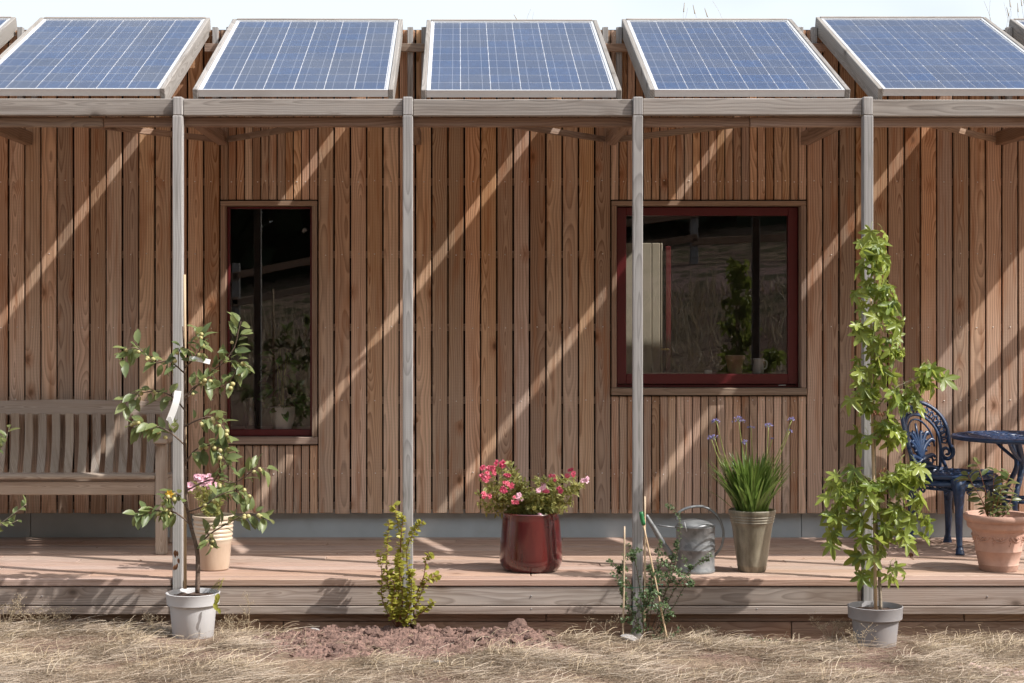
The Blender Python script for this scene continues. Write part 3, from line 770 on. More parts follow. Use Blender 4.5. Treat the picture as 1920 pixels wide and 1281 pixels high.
# ------------------------------------------------------------------ apple tree in pale plastic pot
Ya = -.30
base = on_ground(362, Ya); base.z -= .008
apple = thing('potted_apple_tree', base, 'young apple tree with small fruit in a pale grey plastic pot', 'potted tree')
hp = PZ(1111, Ya)-base.z
lathe('pot', [(0, 0), (.098, 0), (.101, .004), (.116, hp-.062), (.122, hp-.061), (.122, hp-.057), (.131, hp-.054), (.134, hp-.004), (.136, hp), (.131, hp+.002), (.127, hp-.004), (.118, hp-.06), (.112, hp-.03), (0, hp-.03)], base, 'plastic_pale', apple, 48)
soil_disc(base+Vector((0, 0, hp-.022)), .122, apple)
A = lambda px, py, dy=0: P(px, py, Ya+dy)
MB().tube([A(347, 1104, .03), A(347, 800, .03), A(346, 515, .03)], .0085, .0065, 8, 2).build('cane', 'cane', apple)
trunk = [A(370, 1112), A(371, 1062, .0), A(369, 1030), A(359, 992), A(351, 950, .01), A(348, 890, .015), A(346, 820, .01), A(347, 740, .01), A(345, 660, .01), A(343, 612, .01)]
mb = MB(); mb.tube(trunk[:4], .0125, .0095, 9); mb.tube(trunk[3:], .0095, .004, 8)
mb.build('trunk', 'bark', apple)
BR = [  # branch polylines (pixel, pixel, depth offset), leaf count
 ([(369, 1028, 0), (392, 1003, -.04), (430, 980, -.07), (470, 962, -.08), (503, 975, -.09)], 13, 5),
 ([(358, 985, 0), (330, 962, -.06), (300, 957, -.09), (270, 960, -.10), (248, 968, -.1)], 15, 6),
 ([(352, 955, 0), (330, 925, -.05), (312, 935, -.08), (300, 960, -.1)], 9, 6),
 ([(350, 920, 0), (395, 900, .02), (440, 905, .0), (478, 880, -.02), (500, 878, -.02)], 13, 4),
 ([(352, 960, 0), (380, 950, -.06), (410, 930, -.09), (440, 920, -.1), (470, 925, -.1)], 13, 5),
 ([(347, 870, 0), (365, 845, -.03), (392, 835, -.06), (408, 842, -.07), (430, 880, -.08)], 14, 7),
 ([(347, 835, 0), (320, 812, -.05), (295, 800, -.06), (265, 795, -.06), (245, 800, -.06)], 15, 8),
 ([(346, 800, 0), (370, 788, -.04), (395, 782, -.06), (418, 800, -.06), (430, 830, -.06)], 14, 8),
 ([(347, 770, 0), (325, 745, .04), (300, 735, .05), (275, 735, .05), (245, 745, .05), (232, 765, .05)], 13, 3),
 ([(347, 745, 0), (365, 725, -.02), (385, 715, -.03), (400, 705, -.04)], 9, 4),
 ([(348, 750, 0), (380, 712, .03), (420, 680, .04), (445, 678, .03), (470, 690, .02)], 14, 3),
 ([(420, 680, .04), (440, 650, .03), (447, 620, .02), (452, 603, .02)], 8, 1),
 ([(346, 690, 0), (370, 665, -.03), (378, 640, -.03), (370, 622, -.03)], 12, 5),
 ([(346, 700, 0), (318, 678, .03), (290, 680, .05), (268, 660, .05), (250, 640, .05)], 11, 3),
 ([(268, 660, .05), (250, 652, .04), (238, 660, .04), (228, 680, .03)], 7, 1),
 ([(345, 650, 0), (335, 660, -.03), (335, 690, -.04)], 6, 2),
 ([(400, 905, .02), (415, 880, .0), (420, 850, -.02), (425, 820, -.02)], 8, 3),
 ([(385, 995, -.04), (395, 1010, -.06), (390, 1025, -.07)], 4, 3),
 ([(445, 678, .03), (440, 700, .0), (425, 720, -.02), (410, 730, -.02)], 9, 2),
]
tw = MB(); lshapes = [shapemesh('leaf', leaf_oval(.27, .10, b_), 'lf_apple') for b_ in (.1, .25, .4)]
ap = MB(); ap.ball((0, 0, 0), 1, .92, 10, 7); apme = bpy.data.meshes.new('apple'); apme.from_pydata(ap.v, [], ap.f); apme.materials.append(M['apple']); apme.polygons.foreach_set('use_smooth', [True]*len(apme.polygons))
leafspots = []; fruits = []
for poly, nl, na in BR:
    pts = [A(*q) for q in poly]; tw.tube(pts, .0045, .0018, 6)
    cp = catmull(pts, 6)
    for i in range(int(nl*1.9)):
        t = .22+.78*(i+random.random())/(nl*1.9); k = min(int(t*(len(cp)-1)), len(cp)-2); p = cp[k]; d = (cp[k+1]-cp[k]).normalized()
        side = rv(); side = (side-d*side.dot(d)*.7).normalized()
        leafspots.append((p+side*.012, side*.75+d*.45+Vector((0, -.1, rnd(-.6, .35))), Vector((.15, -.45, 1))+rv(.4), rnd(.045, .092)))
    for i in range(int(na*1.5)):
        t = rnd(.3, 1); k = min(int(t*(len(cp)-1)), len(cp)-2); p = cp[k]
        fruits.append(p+Vector((rnd(-.02, .02), rnd(-.035, .0), rnd(-.03, .012))))
crown = tw.build('crown', 'bark', apple)
leafspots.sort(key=lambda q: -q[3])
for p, tip, nr, sz in leafspots[:300]: leafobj(random.choice(lshapes), orient(p, tip, nr, sz), crown)
sml = MB()
for p, tip, nr, sz in leafspots[300:]: sml.inst(leaf_oval(.27, .1, .25), orient(p, tip, nr, sz))
if sml.v: tag(sml.build('small_leaves', 'lf_apple', crown), kind='stuff')
for p in fruits: leafobj(apme, Matrix.Translation(p) @ Matrix.Scale(rnd(.0088, .0128), 4), crown, 'apple')
fl = MB()
for i in range(6):
    a = i*1.047; c_ = A(318, 926, -.1); fl.inst(leaf_oval(.4), orient(c_, Vector((math.cos(a), -.3, math.sin(a))), (0, -1, .2), .022))
M['yellow_leaf'] = leafmat('yellowed_leaf', (.62, .36, .03), (.72, .46, .05), .5, .3)
fl.build('yellow_leaf', 'yellow_leaf', crown)
dead = MB()
for i in range(7): p = A(331+rnd(-4, 4), 1040+rnd(-16, 22), -.02); dead.inst(leaf_oval(.25, .3), orient(p, Vector((rnd(-.5, .5), -.2, -1)), (0, -1, 0), .03))
M['dead_leaf'] = leafmat('withered_leaf', (.16, .07, .035), (.26, .13, .06), .7, .2); dead.build('withered_leaves', 'dead_leaf', crown)
def paper(pts, wid, name, parent, nrm=(0, -1, 0)):
    pts = catmull(pts, 5); V, F = [], []; nrm = Vector(nrm)
    for i, p in enumerate(pts):
        t = (pts[min(i+1, len(pts)-1)]-pts[max(i-1, 0)]).normalized(); s_ = t.cross(nrm).normalized()*wid/2
        for o_ in (nrm*.0007, nrm*-.0007): V += [p-s_+o_, p+s_+o_]
    for i in range(len(pts)-1):
        a = 4*i; F += [(a, a+1, a+5, a+4), (a+2, a+6, a+7, a+3), (a, a+4, a+6, a+2), (a+1, a+3, a+7, a+5)]
    F += [(0, 2, 3, 1)]; e = 4*(len(pts)-1); F += [(e, e+1, e+3, e+2)]
    return meshobj(name, V, F, M['white_tag'], parent)
paper([A(334, 733, -.06), A(330, 755, -.075), A(322, 778, -.08), A(317, 790, -.08)], .034, 'plant_tag', apple)
paper([A(317, 782, -.082), A(322, 795, -.083), A(328, 802, -.075)], .022, 'plant_tag', apple, (-.3, -1, .2))
paper([A(355, 672, -.05), A(372, 674, -.06), A(394, 679, -.055)], .024, 'plant_tag', apple, (0, -1, .25))
sp = MB()
for i in range(5): sp.tube([A(392+i*3, 1112), A(400+i*5, 1100-i*4, -.05), A(412+rnd(-4, 4), 1085+i*6, -.08)], .0015, .001, 4)
for i in range(7): sp.inst(leaf_oval(.3), orient(A(408+rnd(-6, 8), 1130+rnd(-25, 30), -.13), Vector((rnd(-.4, .4), -.3, -1)), (0, -1, .3), rnd(.03, .05)))
tag(sp.build('weed', 'lf_yellow', apple), kind='stuff')

# another sapling reaches into view at the left edge
ps = Vector((-2.62, -.25, gz(-2.62, -.25)))
sap = thing('potted_sapling', ps, 'leafy sapling mostly outside the left edge, only shoots showing', 'potted tree')
lathe('pot', [(0, 0), (.098, 0), (.118, .16), (.134, .165), (.136, .215), (.128, .215), (.112, .19), (0, .19)], ps, 'plastic_grey', sap)
soil_disc(ps+Vector((0, 0, .195)), .118, sap)
tw = MB(); S_ = lambda px, py, dy=0: P(px, py, -.25+dy); fo = MB()
tw.tube([ps+Vector((0, 0, .19)), ps+Vector((.0, 0, .6)), ps+Vector((.02, 0, 1.3))], .010, .004, 7)
for poly, nl in (([(-50, 1000, 0), (-15, 992, -.05), (20, 968, -.08), (50, 945, -.08)], 12), ([(-48, 930, 0), (-20, 975, -.03), (10, 985, -.05), (34, 975, -.05)], 8), ([(-45, 870, 0), (-20, 845, -.03), (5, 838, -.04), (18, 800, -.05)], 12), ([(-45, 860, 0), (-15, 850, -.03), (8, 830, -.04)], 6), ([(-45, 750, 0), (-30, 700, 0), (-25, 650, 0)], 10)):
    pts = [S_(*q) for q in poly]; tw.tube(pts, .004, .0015, 5); ray_leaves(fo, pts, leaf_oval(.27), nl, .06)
cr = tw.build('trunk', 'bark_pale', sap); fo.build('crown', 'lf_apple', sap)

# ------------------------------------------------------------------ sand-coloured pot with pale pink flowers
c = Vector((PX(400, .33), .33, 0))
t = thing('ribbed_sand_pot', c, 'sand-coloured ribbed pot with pale pink flowers behind the apple tree', 'potted plant')
prof = [(0, 0), (.078, 0), (.084, .006), (.092, .08), (.098, .152)]
for k in range(5): z = .158+k*.022; prof += [(.0995+k*.0012, z), (.1035+k*.0012, z+.006), (.1035+k*.0012, z+.012), (.0995+k*.0012, z+.018)]
prof += [(.104, .272), (.112, .276), (.113, .290), (.108, .294), (.102, .288), (.098, .25), (0, .25)]
lathe('pot', prof, c, 'glaze_sand', t, 48); soil_disc(c+Vector((0, 0, .258)), .095, t)
fo = MB(); stx = MB()
for i in range(30):
    a = rnd(0, 6.28); r_ = rnd(.02, .13); top = c+Vector((math.cos(a)*r_-.02, math.sin(a)*r_*.8, .27+rnd(.06, .22)))
    st_ = [c+Vector((math.cos(a)*.03, math.sin(a)*.03, .255)), (c+top)/2+Vector((0, 0, .15)), top]; stx.tube(st_, .0016, .001, 4, 3); ray_leaves(fo, st_, leaf_oval(.2), 12, .032)
stx.build('stem', 'stem_green', t); tag(fo.build('foliage', 'lf_azalea', t), kind='stuff')
def bloom(name, p, r_, mat, parent, n=9, face=(0, -.7, .5)):
    mb = MB(); f_ = Vector(face).normalized(); u = f_.orthogonal().normalized(); v = f_.cross(u)
    for lay in range(2):
        for i in range(n-lay*3):
            a = 6.283*i/(n-lay*3)+lay*.4+rnd(-.15, .15); d = u*math.cos(a)+v*math.sin(a)
            mb.inst(leaf_oval(.42, .1, .25, 3), orient(p, d*(1-.35*lay)+f_*(.25+.6*lay), f_, r_*rnd(.85, 1.15)*(1-.2*lay)))
    return mb.build(name, mat, parent)
for px, py, r_ in ((356, 912, .030), (385, 903, .036), (397, 908, .034), (378, 898, .030), (370, 895, .022), (392, 896, .026)):
    bloom('flower', P(px, py, .22), r_, 'petal_pale', t, 12)

# ------------------------------------------------------------------ yellow-green shrub in the bed
b = on_ground(745, -.17)
t = thing('young_shrub', b, 'yellow-green young shrub planted in the red soil by the second post', 'shrub')
stx = MB(); fo = MB(); B_ = lambda px, py, dy=0: P(px, py, -.17+dy)
for poly, nl, sz in (([(745, 1190, 0), (742, 1120, .02), (752, 1040, .02), (740, 945, .03)], 64, .030), ([(742, 1185, 0), (728, 1100, -.03), (726, 1030, -.02), (730, 975, 0)], 44, .028), ([(747, 1185, 0), (768, 1110, -.04), (762, 1040, -.03), (775, 1000, -.02), (792, 978, -.02)], 44, .026),
                     ([(748, 1185, 0), (782, 1130, -.03), (800, 1090, -.02), (824, 1078, 0)], 30, .027), ([(746, 1160, 0), (790, 1095, -.02), (800, 1045, -.02), (812, 1040, -.02)], 26, .022), ([(744, 1180, 0), (718, 1130, .03), (716, 1080, .03), (712, 1032, .03)], 34, .026),
                     ([(745, 1180, 0), (755, 1130, -.06), (750, 1080, -.06), (745, 1040, -.05)], 50, .030), ([(744, 1180, 0), (735, 1140, -.06), (740, 1100, -.07), (728, 1070, -.06)], 44, .030), ([(746, 1180, 0), (765, 1150, -.05), (772, 1105, -.06), (768, 1070, -.05)], 44, .030), ([(742, 1080, 0), (752, 1010, .0), (757, 968, .0)], 22, .022),
                     ([(746, 1185, 0), (790, 1150, -.04), (812, 1128, -.04)], 20, .026)):
    pts = [B_(*q) for q in poly]; pts[0] = b+Vector((rnd(-.015, .015), rnd(-.01, .01), 0)); stx.tube(pts, .0035, .0012, 5); ray_leaves(fo, pts, leaf_oval(.40, .12, .1, 3), int(nl*2.2), sz*1.12, .85)
stx.build('stem', 'stem_red', t); tag(fo.build('foliage', 'lf_yellow', t), kind='stuff')

# ------------------------------------------------------------------ oxblood glazed pot with pink flowers
c = Vector((PX(995.5, .30), .30, 0))
t = thing('oxblood_glazed_pot', c, 'large glossy dark red pot with bright pink flowers', 'potted plant')
lathe('pot', [(0, 0), (.130, 0), (.146, .008), (.160, .025), (.168, .05), (.1695, .075), (.166, .14), (.160, .21), (.154, .27), (.151, .300), (.1525, .308), (.149, .313), (.143, .310), (.140, .28), (0, .275)], c, 'glaze_red', t, 64)
soil_disc(c+Vector((0, 0, .283)), .138, t)
fo = MB(); stx = MB(); D_ = lambda px, py, dy=0: P(px, py, .30+dy)
tips = [(893, 950), (900, 930), (905, 905), (915, 885), (930, 872), (950, 868), (965, 885), (960, 915), (935, 910), (925, 935), (945, 940), (910, 955), (930, 955), (970, 930), (985, 915), (1000, 925), (1005, 900), (1020, 905), (1035, 895), (1050, 905), (1065, 890), (1080, 900), (1095, 905), (1085, 920), (1065, 915), (1045, 920), (1030, 935), (1050, 945), (1070, 935), (1020, 950), (990, 950), (965, 955), (1000, 960), (1045, 962), (985, 935), (950, 960), (1060, 955), (1015, 915), (975, 900), (1075, 925), (940, 890), (920, 920), (1035, 915)]
for px, py in tips:
    for q in range(2):
        dy = rnd(-.13, .10); top = D_(px+rnd(-8, 8), py+rnd(-8, 8), dy); a = c+Vector((rnd(-.09, .09), rnd(-.06, .06), .28)); mid = a.lerp(top, .5)+Vector((0, 0, .03))
        st_ = [a, mid, top]; stx.tube(st_, .0017, .001, 4, 3); ray_leaves(fo, st_, leaf_oval(.22, .1, .2, 3), 24, .036, .75, .2, .25)
stx.build('stem', 'stem_green', t); tag(fo.build('foliage', 'lf_azalea', t), kind='stuff')
for px, py, r_, m_ in ((905, 880, .022, 'petal_dark'), (918, 880, .028, 'petal_pink'), (925, 886, .026, 'petal_pink'), (911, 895, .028, 'petal_pink'), (908, 890, .024, 'petal_pink'), (948, 873, .026, 'petal_dark'), (952, 893, .020, 'petal_dark'), (952, 910, .028, 'petal_pink'), (946, 915, .024, 'petal_dark'), (911, 926, .026, 'petal_pink'), (970, 931, .026, 'petal_pale'), (968, 937, .022, 'petal_pink'), (1014, 915, .030, 'petal_pale'), (1020, 918, .022, 'petal_pink'), (1035, 896, .022, 'petal_pink'), (1068, 888, .026, 'petal_pink'), (1074, 886, .022, 'petal_dark'), (1096, 898, .024, 'petal_pale'), (1049, 921, .022, 'petal_dark'), (1008, 968, .014, 'petal_pale'), (936, 868, .018, 'petal_dark')):
    for q in range(3): bloom('flower', D_(px+rnd(-7, 7), py+rnd(-6, 6), -.12+rnd(-.03, .03)), r_*rnd(.5, .78), m_, t, 7, (rnd(-.4, .4), -.8, rnd(0, .7)))

# ------------------------------------------------------------------ watering can
yc = .24; c = Vector((PX(1304, yc), yc, 0))
t = thing('watering_can', c, 'galvanised steel watering can with hoop handle on the deck', 'watering can')
hb = PZ(986, yc)
lathe('body', [(0, 0), (.100, 0), (.104, .004), (.1045, .014), (.101, .020), (.1015, .115), (.1045, .120), (.1045, .128), (.102, .133), (.1045, .150), (.102, .156), (.1025, hb-.01), (.1055, hb-.006), (.1055, hb), (.100, hb+.002), (.096, hb-.004), (.094, .03), (0, .02)], c, 'galv', t, 48)
V, F = [], []; n1, n2 = 10, 18                                # half-dome hood over the spout side
for i in range(n1+1):
    th = (math.pi/2)*i/n1
    for k in range(n2+1):
        ph = math.pi*(.25+1.62*k/n2); V.append(c+Vector((.1*math.cos(th)*math.cos(ph), .1*math.cos(th)*math.sin(ph), hb+.001+.036*math.sin(th))))
for i in range(n1):
    for k in range(n2): a = i*(n2+1)+k; F.append((a, a+1, a+n2+2, a+n2+1))
o = meshobj('hood', V, F, M['galv'], t, True)
sm = o.modifiers.new('thick', 'SOLIDIFY'); sm.thickness = .002
W_ = lambda px, py, dy=0: P(px, py, yc+dy)
MB().tube([W_(1266, 1052), W_(1245, 1022, -.01), W_(1226, 990, -.02), W_(1211, 966, -.025)], .0185, .011, 14, 5).build('spout', 'galv', t)
MB().tube([W_(1233, 985, -.018), W_(1272, 990, -.0)], .004, .004, 6).build('spout_brace', 'galv', t)
MB().tube([W_(1268, 975), W_(1274, 960), W_(1295, 951), W_(1322, 951), W_(1345, 968), W_(1356, 995), W_(1353, 1024), W_(1338, 1044)], .0055, .0055, 8, 6, 1.5).build('handle', 'galv', t)
MB().tube([W_(1283, 979, -.09), W_(1287, 997, -.1)], .004, .004, 6).build('rivet_strap', 'galv', t)

# ------------------------------------------------------------------ olive pot with agapanthus
c = Vector((PX(1410, .26), .26, 0))
t = thing('olive_tall_pot', c, 'tall olive-brown glazed pot with strappy leaves and violet-blue flower stalks', 'potted plant')
lathe('pot', [(0, 0), (.068, 0), (.074, .006), (.078, .03), (.080, .034), (.079, .04), (.093, .14), (.106, .235), (.112, .262), (.116, .266), (.114, .272), (.118, .280), (.116, .287), (.121, .294), (.119, .300), (.124, .308), (.126, .326), (.121, .331), (.116, .326), (.112, .30), (0, .30)], c, 'glaze_olive', t, 48)
soil_disc(c+Vector((0, 0, .306)), .110, t)
fo = MB()
for i in range(290):
    a = rnd(0, 6.283); lean = abs(random.gauss(0, .30)); b_ = c+Vector((math.cos(a)*rnd(0, .085), math.sin(a)*rnd(0, .085), .305))
    d = Vector((math.cos(a)*math.sin(lean), math.sin(a)*math.sin(lean), math.cos(lean))); L_ = rnd(.22, .37)
    fo.inst(leaf_strap(rnd(.011, .017)/L_*.62, rnd(.15, .7)), orient(b_, d, -Vector((math.cos(a), math.sin(a), 0))*-1*-1+Vector((0, 0, .6)), L_))
tag(fo.build('strap_leaves', 'lf_strap', t), kind='stuff')
for px, py, r_ in ((1344, 793, .030), (1385, 790, .040), (1340, 822, .024), (1333, 822, .018), (1408, 802, .018), (1441, 800, .024), (1484, 789, .026), (1399, 830, .020), (1480, 810, .014), (1448, 824, .012)):
    top = P(px, py, .22+rnd(-.06, .06)); b_ = c+Vector((rnd(-.05, .05), rnd(-.04, .04), .31)); mb = MB()
    st_ = MB(); st_.tube([b_, b_.lerp(top, .55)+Vector(((top.x-b_.x)*.12, 0, .02)), top], .0032, .0022, 6).build('flower_stalk', 'stem_green', t)
    fw = MB(); ped = MB()
    r_ *= .72
    for i in range(int(16*r_/.03)):
        d = rv().normalized(); d.z = abs(d.z)*.8-.1; p_ = top+d*r_; ped.tube([top, p_], .0009, .0007, 3)
        for k in range(4): fw.inst(leaf_oval(.3, .1, .2, 2), orient(p_, d+rv(.5), rv(), .012))
    tag(ped.build('pedicels', 'stem_green', t), kind='stuff'); tag(fw.build('flower_head', 'petal_blue', t), kind='stuff')

# ------------------------------------------------------------------ terracotta pot with young shrub
c = Vector((PX(1872, .30), .30, 0))
t = thing('terracotta_pot', c, 'big terracotta pot with moulded decoration and small leafy shrub', 'potted plant')
lathe('pot', [(0, 0), (.094, 0), (.099, .006), (.103, .03), (.106, .034), (.105, .042), (.119, .105), (.122, .108), (.122, .114), (.120, .118), (.1375, .212), (.143, .216), (.146, .224), (.158, .228), (.163, .238), (.165, .262), (.176, .268), (.182, .280), (.181, .296), (.174, .304), (.160, .300), (.152, .27), (0, .262)], c, 'terracotta', t, 64)
soil_disc(c+Vector((0, 0, .268)), .150, t)
rel = MB()
for k in range(9):                                            # festoons and little drops round the belly
    a0 = k*6.283/9
    def on(a, z): r_ = .120+(.1375-.120)*(z-.118)/.094+.001; return c+Vector((math.cos(a)*r_, math.sin(a)*r_, z))
    rel.tube([on(a0, .195), on(a0+.12, .172), on(a0+.30, .165), on(a0+.46, .172), on(a0+.60, .195)], .0045, .0045, 5, 4)
    for q in range(4): rel.ball(on(a0+.02*(-1)**q, .188-.014*q), .007-.001*q, 1, 6, 4)
    rel.ball(on(a0+.3, .178), .008, 1, 6, 4); rel.ball(on(a0+.22, .184), .006, 1, 6, 4); rel.ball(on(a0+.38, .184), .006, 1, 6, 4)
rel.build('moulding', 'terracotta', t)
fo = MB(); stx = MB(); T_ = lambda px, py, dy=0: P(px, py, .30+dy)
for poly, nl, sz in (([(1858, 984, 0), (1850, 930, -.02), (1836, 880, -.02), (1829, 866, -.02)], 12, .055), ([(1862, 984, 0), (1862, 930, 0), (1864, 880, 0)], 13, .060), ([(1866, 984, 0), (1880, 930, -.03), (1893, 890, -.03)], 13, .058), ([(1860, 984, 0), (1842, 940, -.06), (1822, 905, -.07), (1815, 890, -.07)], 12, .058), ([(1864, 984, 0), (1870, 945, -.05), (1878, 915, -.06)], 14, .042), ([(1856, 984, 0), (1848, 960, -.04), (1840, 935, -.04)], 14, .036), ([(1868, 984, 0), (1884, 965, -.05), (1898, 950, -.05)], 14, .036), ([(1862, 984, 0), (1860, 960, -.06), (1866, 930, -.08)], 16, .036), ([(1866, 985, 0), (1895, 940, .02), (1902, 900, .02)], 10, .05)):
    pts = [T_(*q) for q in poly]; pts[0].z = .268; stx.tube(pts, .0032, .0013, 5); ray_leaves(fo, pts, leaf_oval(.24, .12, .25), nl, sz*1.2, .7, .3, .12)
stx.build('stem', 'stem_red', t); fo.build('foliage', 'lf_shrub', t)

# ------------------------------------------------------------------ blue cast iron chair and table
def spiral(cx, cz, r0, turns, start, dirn, n=16):
    return [(cx+r0*(1-.82*i/n)*math.cos(start+dirn*turns*6.283*i/n), cz+r0*(1-.82*i/n)*math.sin(start+dirn*turns*6.283*i/n)) for i in range(n+1)]
def iron_chair(loc, ang, label):
    root = thing('iron_chair', loc, label, 'chair')
    ca, sa = math.cos(ang), math.sin(ang); loc = Vector(loc)
    def Wd_(x, y, z): return loc+Vector((x*ca-y*sa, x*sa+y*ca, z))
    Rb = .235
    def bk(u, v):                                             # u across the back (metres of arc), v height; curved and reclined
        ph = u/Rb*.80; rr = Rb+.0+.22*(v-.43); return Wd_(-rr*math.cos(ph)+.02, rr*math.sin(ph), v)
    def outline(n=26):
        pts = []
        for i in range(n+1):
            a = math.pi*i/n; pts.append((.225*math.cos(a)*(1.0), .60+.255*max(0, math.sin(a))**.85))
        return pts
    fr = MB(); ol = [(.20, .455), (.238, .57)]+outline()+[(-.238, .57), (-.20, .455)]
    fr.tube([bk(*p) for p in ol[1:-1]], .015, .015, 8, 1, .7)
    fr.tube([bk(*p) for p in [(.15, .45), (.165, .56)]+[(.165*math.cos(math.pi*i/14), .60+.175*math.sin(math.pi*i/14)) for i in range(15)]+[(-.165, .56), (-.15, .45)]], .012, .012, 7, 2, .7)
    fr.tube([bk(*p) for p in [(.125*math.cos(math.pi*i/14), .58+.165*math.sin(math.pi*i/14)) for i in range(15)]], .006, .006, 6, 1)
    fr.tube([bk(u, .445) for u in np.linspace(-.2, .2, 9)], .015, .015, 7, 2)
    for s_ in (-1, 1):
        fr.tube([bk(s_*x, z) for x, z in spiral(.205, .545, .048, 1.5, .9, -1)], .014, .008, 7, 2)
        fr.tube([bk(s_*.165, .52), bk(s_*.19, .47), bk(s_*.2, .445)], .012, .010, 7, 3)
    back = fr.build('backrest', 'blue_iron', root)
    orn = MB()
    orn.tube([bk(0, .45), bk(0, .56), bk(0, .72)], .016, .006, 7, 3)
    for k, (a, l) in enumerate(((18, .16), (38, .17), (60, .165), (86, .14), (112, .11))):
        for s_ in (-1, 1):
            z0 = .49+.012*k*(1 if k < 3 else .3); x1 = s_*math.sin(R(a))*l*.82; z1 = z0+.02+math.cos(R(a))*l*1.05
            st_ = [(0, z0), (x1*.45, z0+(z1-z0)*.65), (x1*.9, z1), (x1*1.08, z1-.014)]
            orn.tube([bk(*p) for p in st_], .019, .011, 7, 4, .7)
            for q in range(3):                                # lobed leaf edges
                f_ = .4+.25*q; px_, pz_ = x1*f_, z0+(z1-z0)*min(1, f_*1.15); orn.tube([bk(px_, pz_), bk(px_+s_*.016, pz_-.010)], .010, .006, 5, 1)
    for s_ in (-1, 1):
        orn.tube([bk(s_*x, z) for x, z in spiral(.075, .495, .036, 1.2, 2.6, -1)], .007, .005, 6, 2)
        orn.tube([bk(s_*x, z) for x, z in spiral(.118, .515, .024, 1.1, 2.0, 1)], .006, .004, 6, 2)
    n = 19                                                    # pierced border between the two arches
    for i in range(n):
        a = math.pi*(i+.5)/n; x_, z_ = .196*math.cos(a), .60+.214*math.sin(a); 
        orn.tube([bk(x_+.02*math.cos(q*1.2566+a), z_+.02*math.sin(q*1.2566+a)) for q in range(6)], .0065, .0065, 5, 1)
        orn.tube([bk(.168*math.cos(a), .60+.178*math.sin(a)), bk(.222*math.cos(a), .60+.25*max(0, math.sin(a))**.85)], .005, .005, 5, 1)
    orn.build('back_ornament', 'blue_iron', back)
    # seat: rim, pierced plate of rings, apron with festoons
    st_ = MB(); ring_ = lambda r_, z, x0=0: [Wd_(x0+r_*1.02*math.cos(6.283*i/28), r_*math.sin(6.283*i/28), z) for i in range(29)]
    st_.tube(ring_(.215, .435), .017, .017, 8, 1); st_.tube(ring_(.195, .405), .010, .010, 7, 1); st_.tube(ring_(.17, .436), .008, .008, 6, 1); st_.tube(ring_(.10, .434), .008, .008, 6, 1); st_.tube(ring_(.05, .433), .010, .010, 6, 1)
    for i in range(24):
        a = 6.283*i/24; st_.tube([Wd_(.05*math.cos(a), .05*math.sin(a), .433), Wd_(.11*math.cos(a+.12), .11*math.sin(a+.12), .434), Wd_(.205*math.cos(a), .205*math.sin(a), .435)], .0065, .006, 5, 2)
    for k in range(22):
        a = 6.283*k/22; p = Wd_(.205*math.cos(a), .205*math.sin(a), .405)
        tn = Wd_(.205*math.cos(a+.1), .205*math.sin(a+.1), .405)-p; tn.normalize()
        st_.tube([p+tn*.026*math.cos(q)+Vector((0, 0, -.018+.022*math.sin(q))) for q in np.linspace(0, 6.283, 9)], .006, .006, 5, 1)
    for za, zb_, r_ in ((.372, .428, .204), (.352, .374, .196)):
        st_.tube([Wd_(r_*math.cos(6.283*i/28), r_*math.sin(6.283*i/28), (za+zb_)/2) for i in range(29)], (zb_-za)/2, (zb_-za)/2, 8, 1, .35)
    # raised roll at the front and the back of the seat
    for dx in (-.20, .19):
        st_.tube([Wd_(dx, y, .452+.012*math.cos(y*14)) for y in np.linspace(-.13, .13, 9)], .017, .013, 7, 2)
    st_.build('seat', 'blue_iron', root)
    for sx in (-1, 1):
        for sy in (-1, 1):
            lg = MB(); x, y = .145*sx, .145*sy; o_ = .05
            lg.tube([Wd_(x*1.08, y*1.08, .42), Wd_(x*1.22, y*1.22, .36), Wd_(x*1.16, y*1.16, .25), Wd_(x*1.14, y*1.14, .12), Wd_(x*1.26, y*1.26, .03)], .040, .018, 8, 5, .8)
            lg.tube([Wd_(x*1.0, y*1.0, .415), Wd_(x*1.12, y*1.12, .36), Wd_(x*1.16, y*1.16, .26)], .058, .028, 8, 4, .8)
            lg.tube([Wd_(x*1.26, y*1.26, .04), Wd_(x*1.32, y*1.32, .015), Wd_(x*1.34, y*1.34, 0)], .020, .029, 8, 3)
            lg.tube([Wd_(x*1.2, y*1.2, .37), Wd_(x*1.14, y*.75, .385), Wd_(x*1.2, y*.5, .36), Wd_(x*1.2, y*.55, .335), Wd_(x*1.2, y*.72, .35)], .009, .006, 6, 4)
            lg.tube([Wd_(x*1.2, y*1.2, .37), Wd_(x*.75, y*1.14, .385), Wd_(x*.5, y*1.2, .36), Wd_(x*.55, y*1.2, .335), Wd_(x*.72, y*1.2, .35)], .009, .006, 6, 4)
            lg.build('leg', 'blue_iron', root)
    return root
iron_chair((PX(1788, 1.14), 1.14, 0), R(-54), 'ornate dark blue cast-iron chair half hidden by the star-leaved tree')
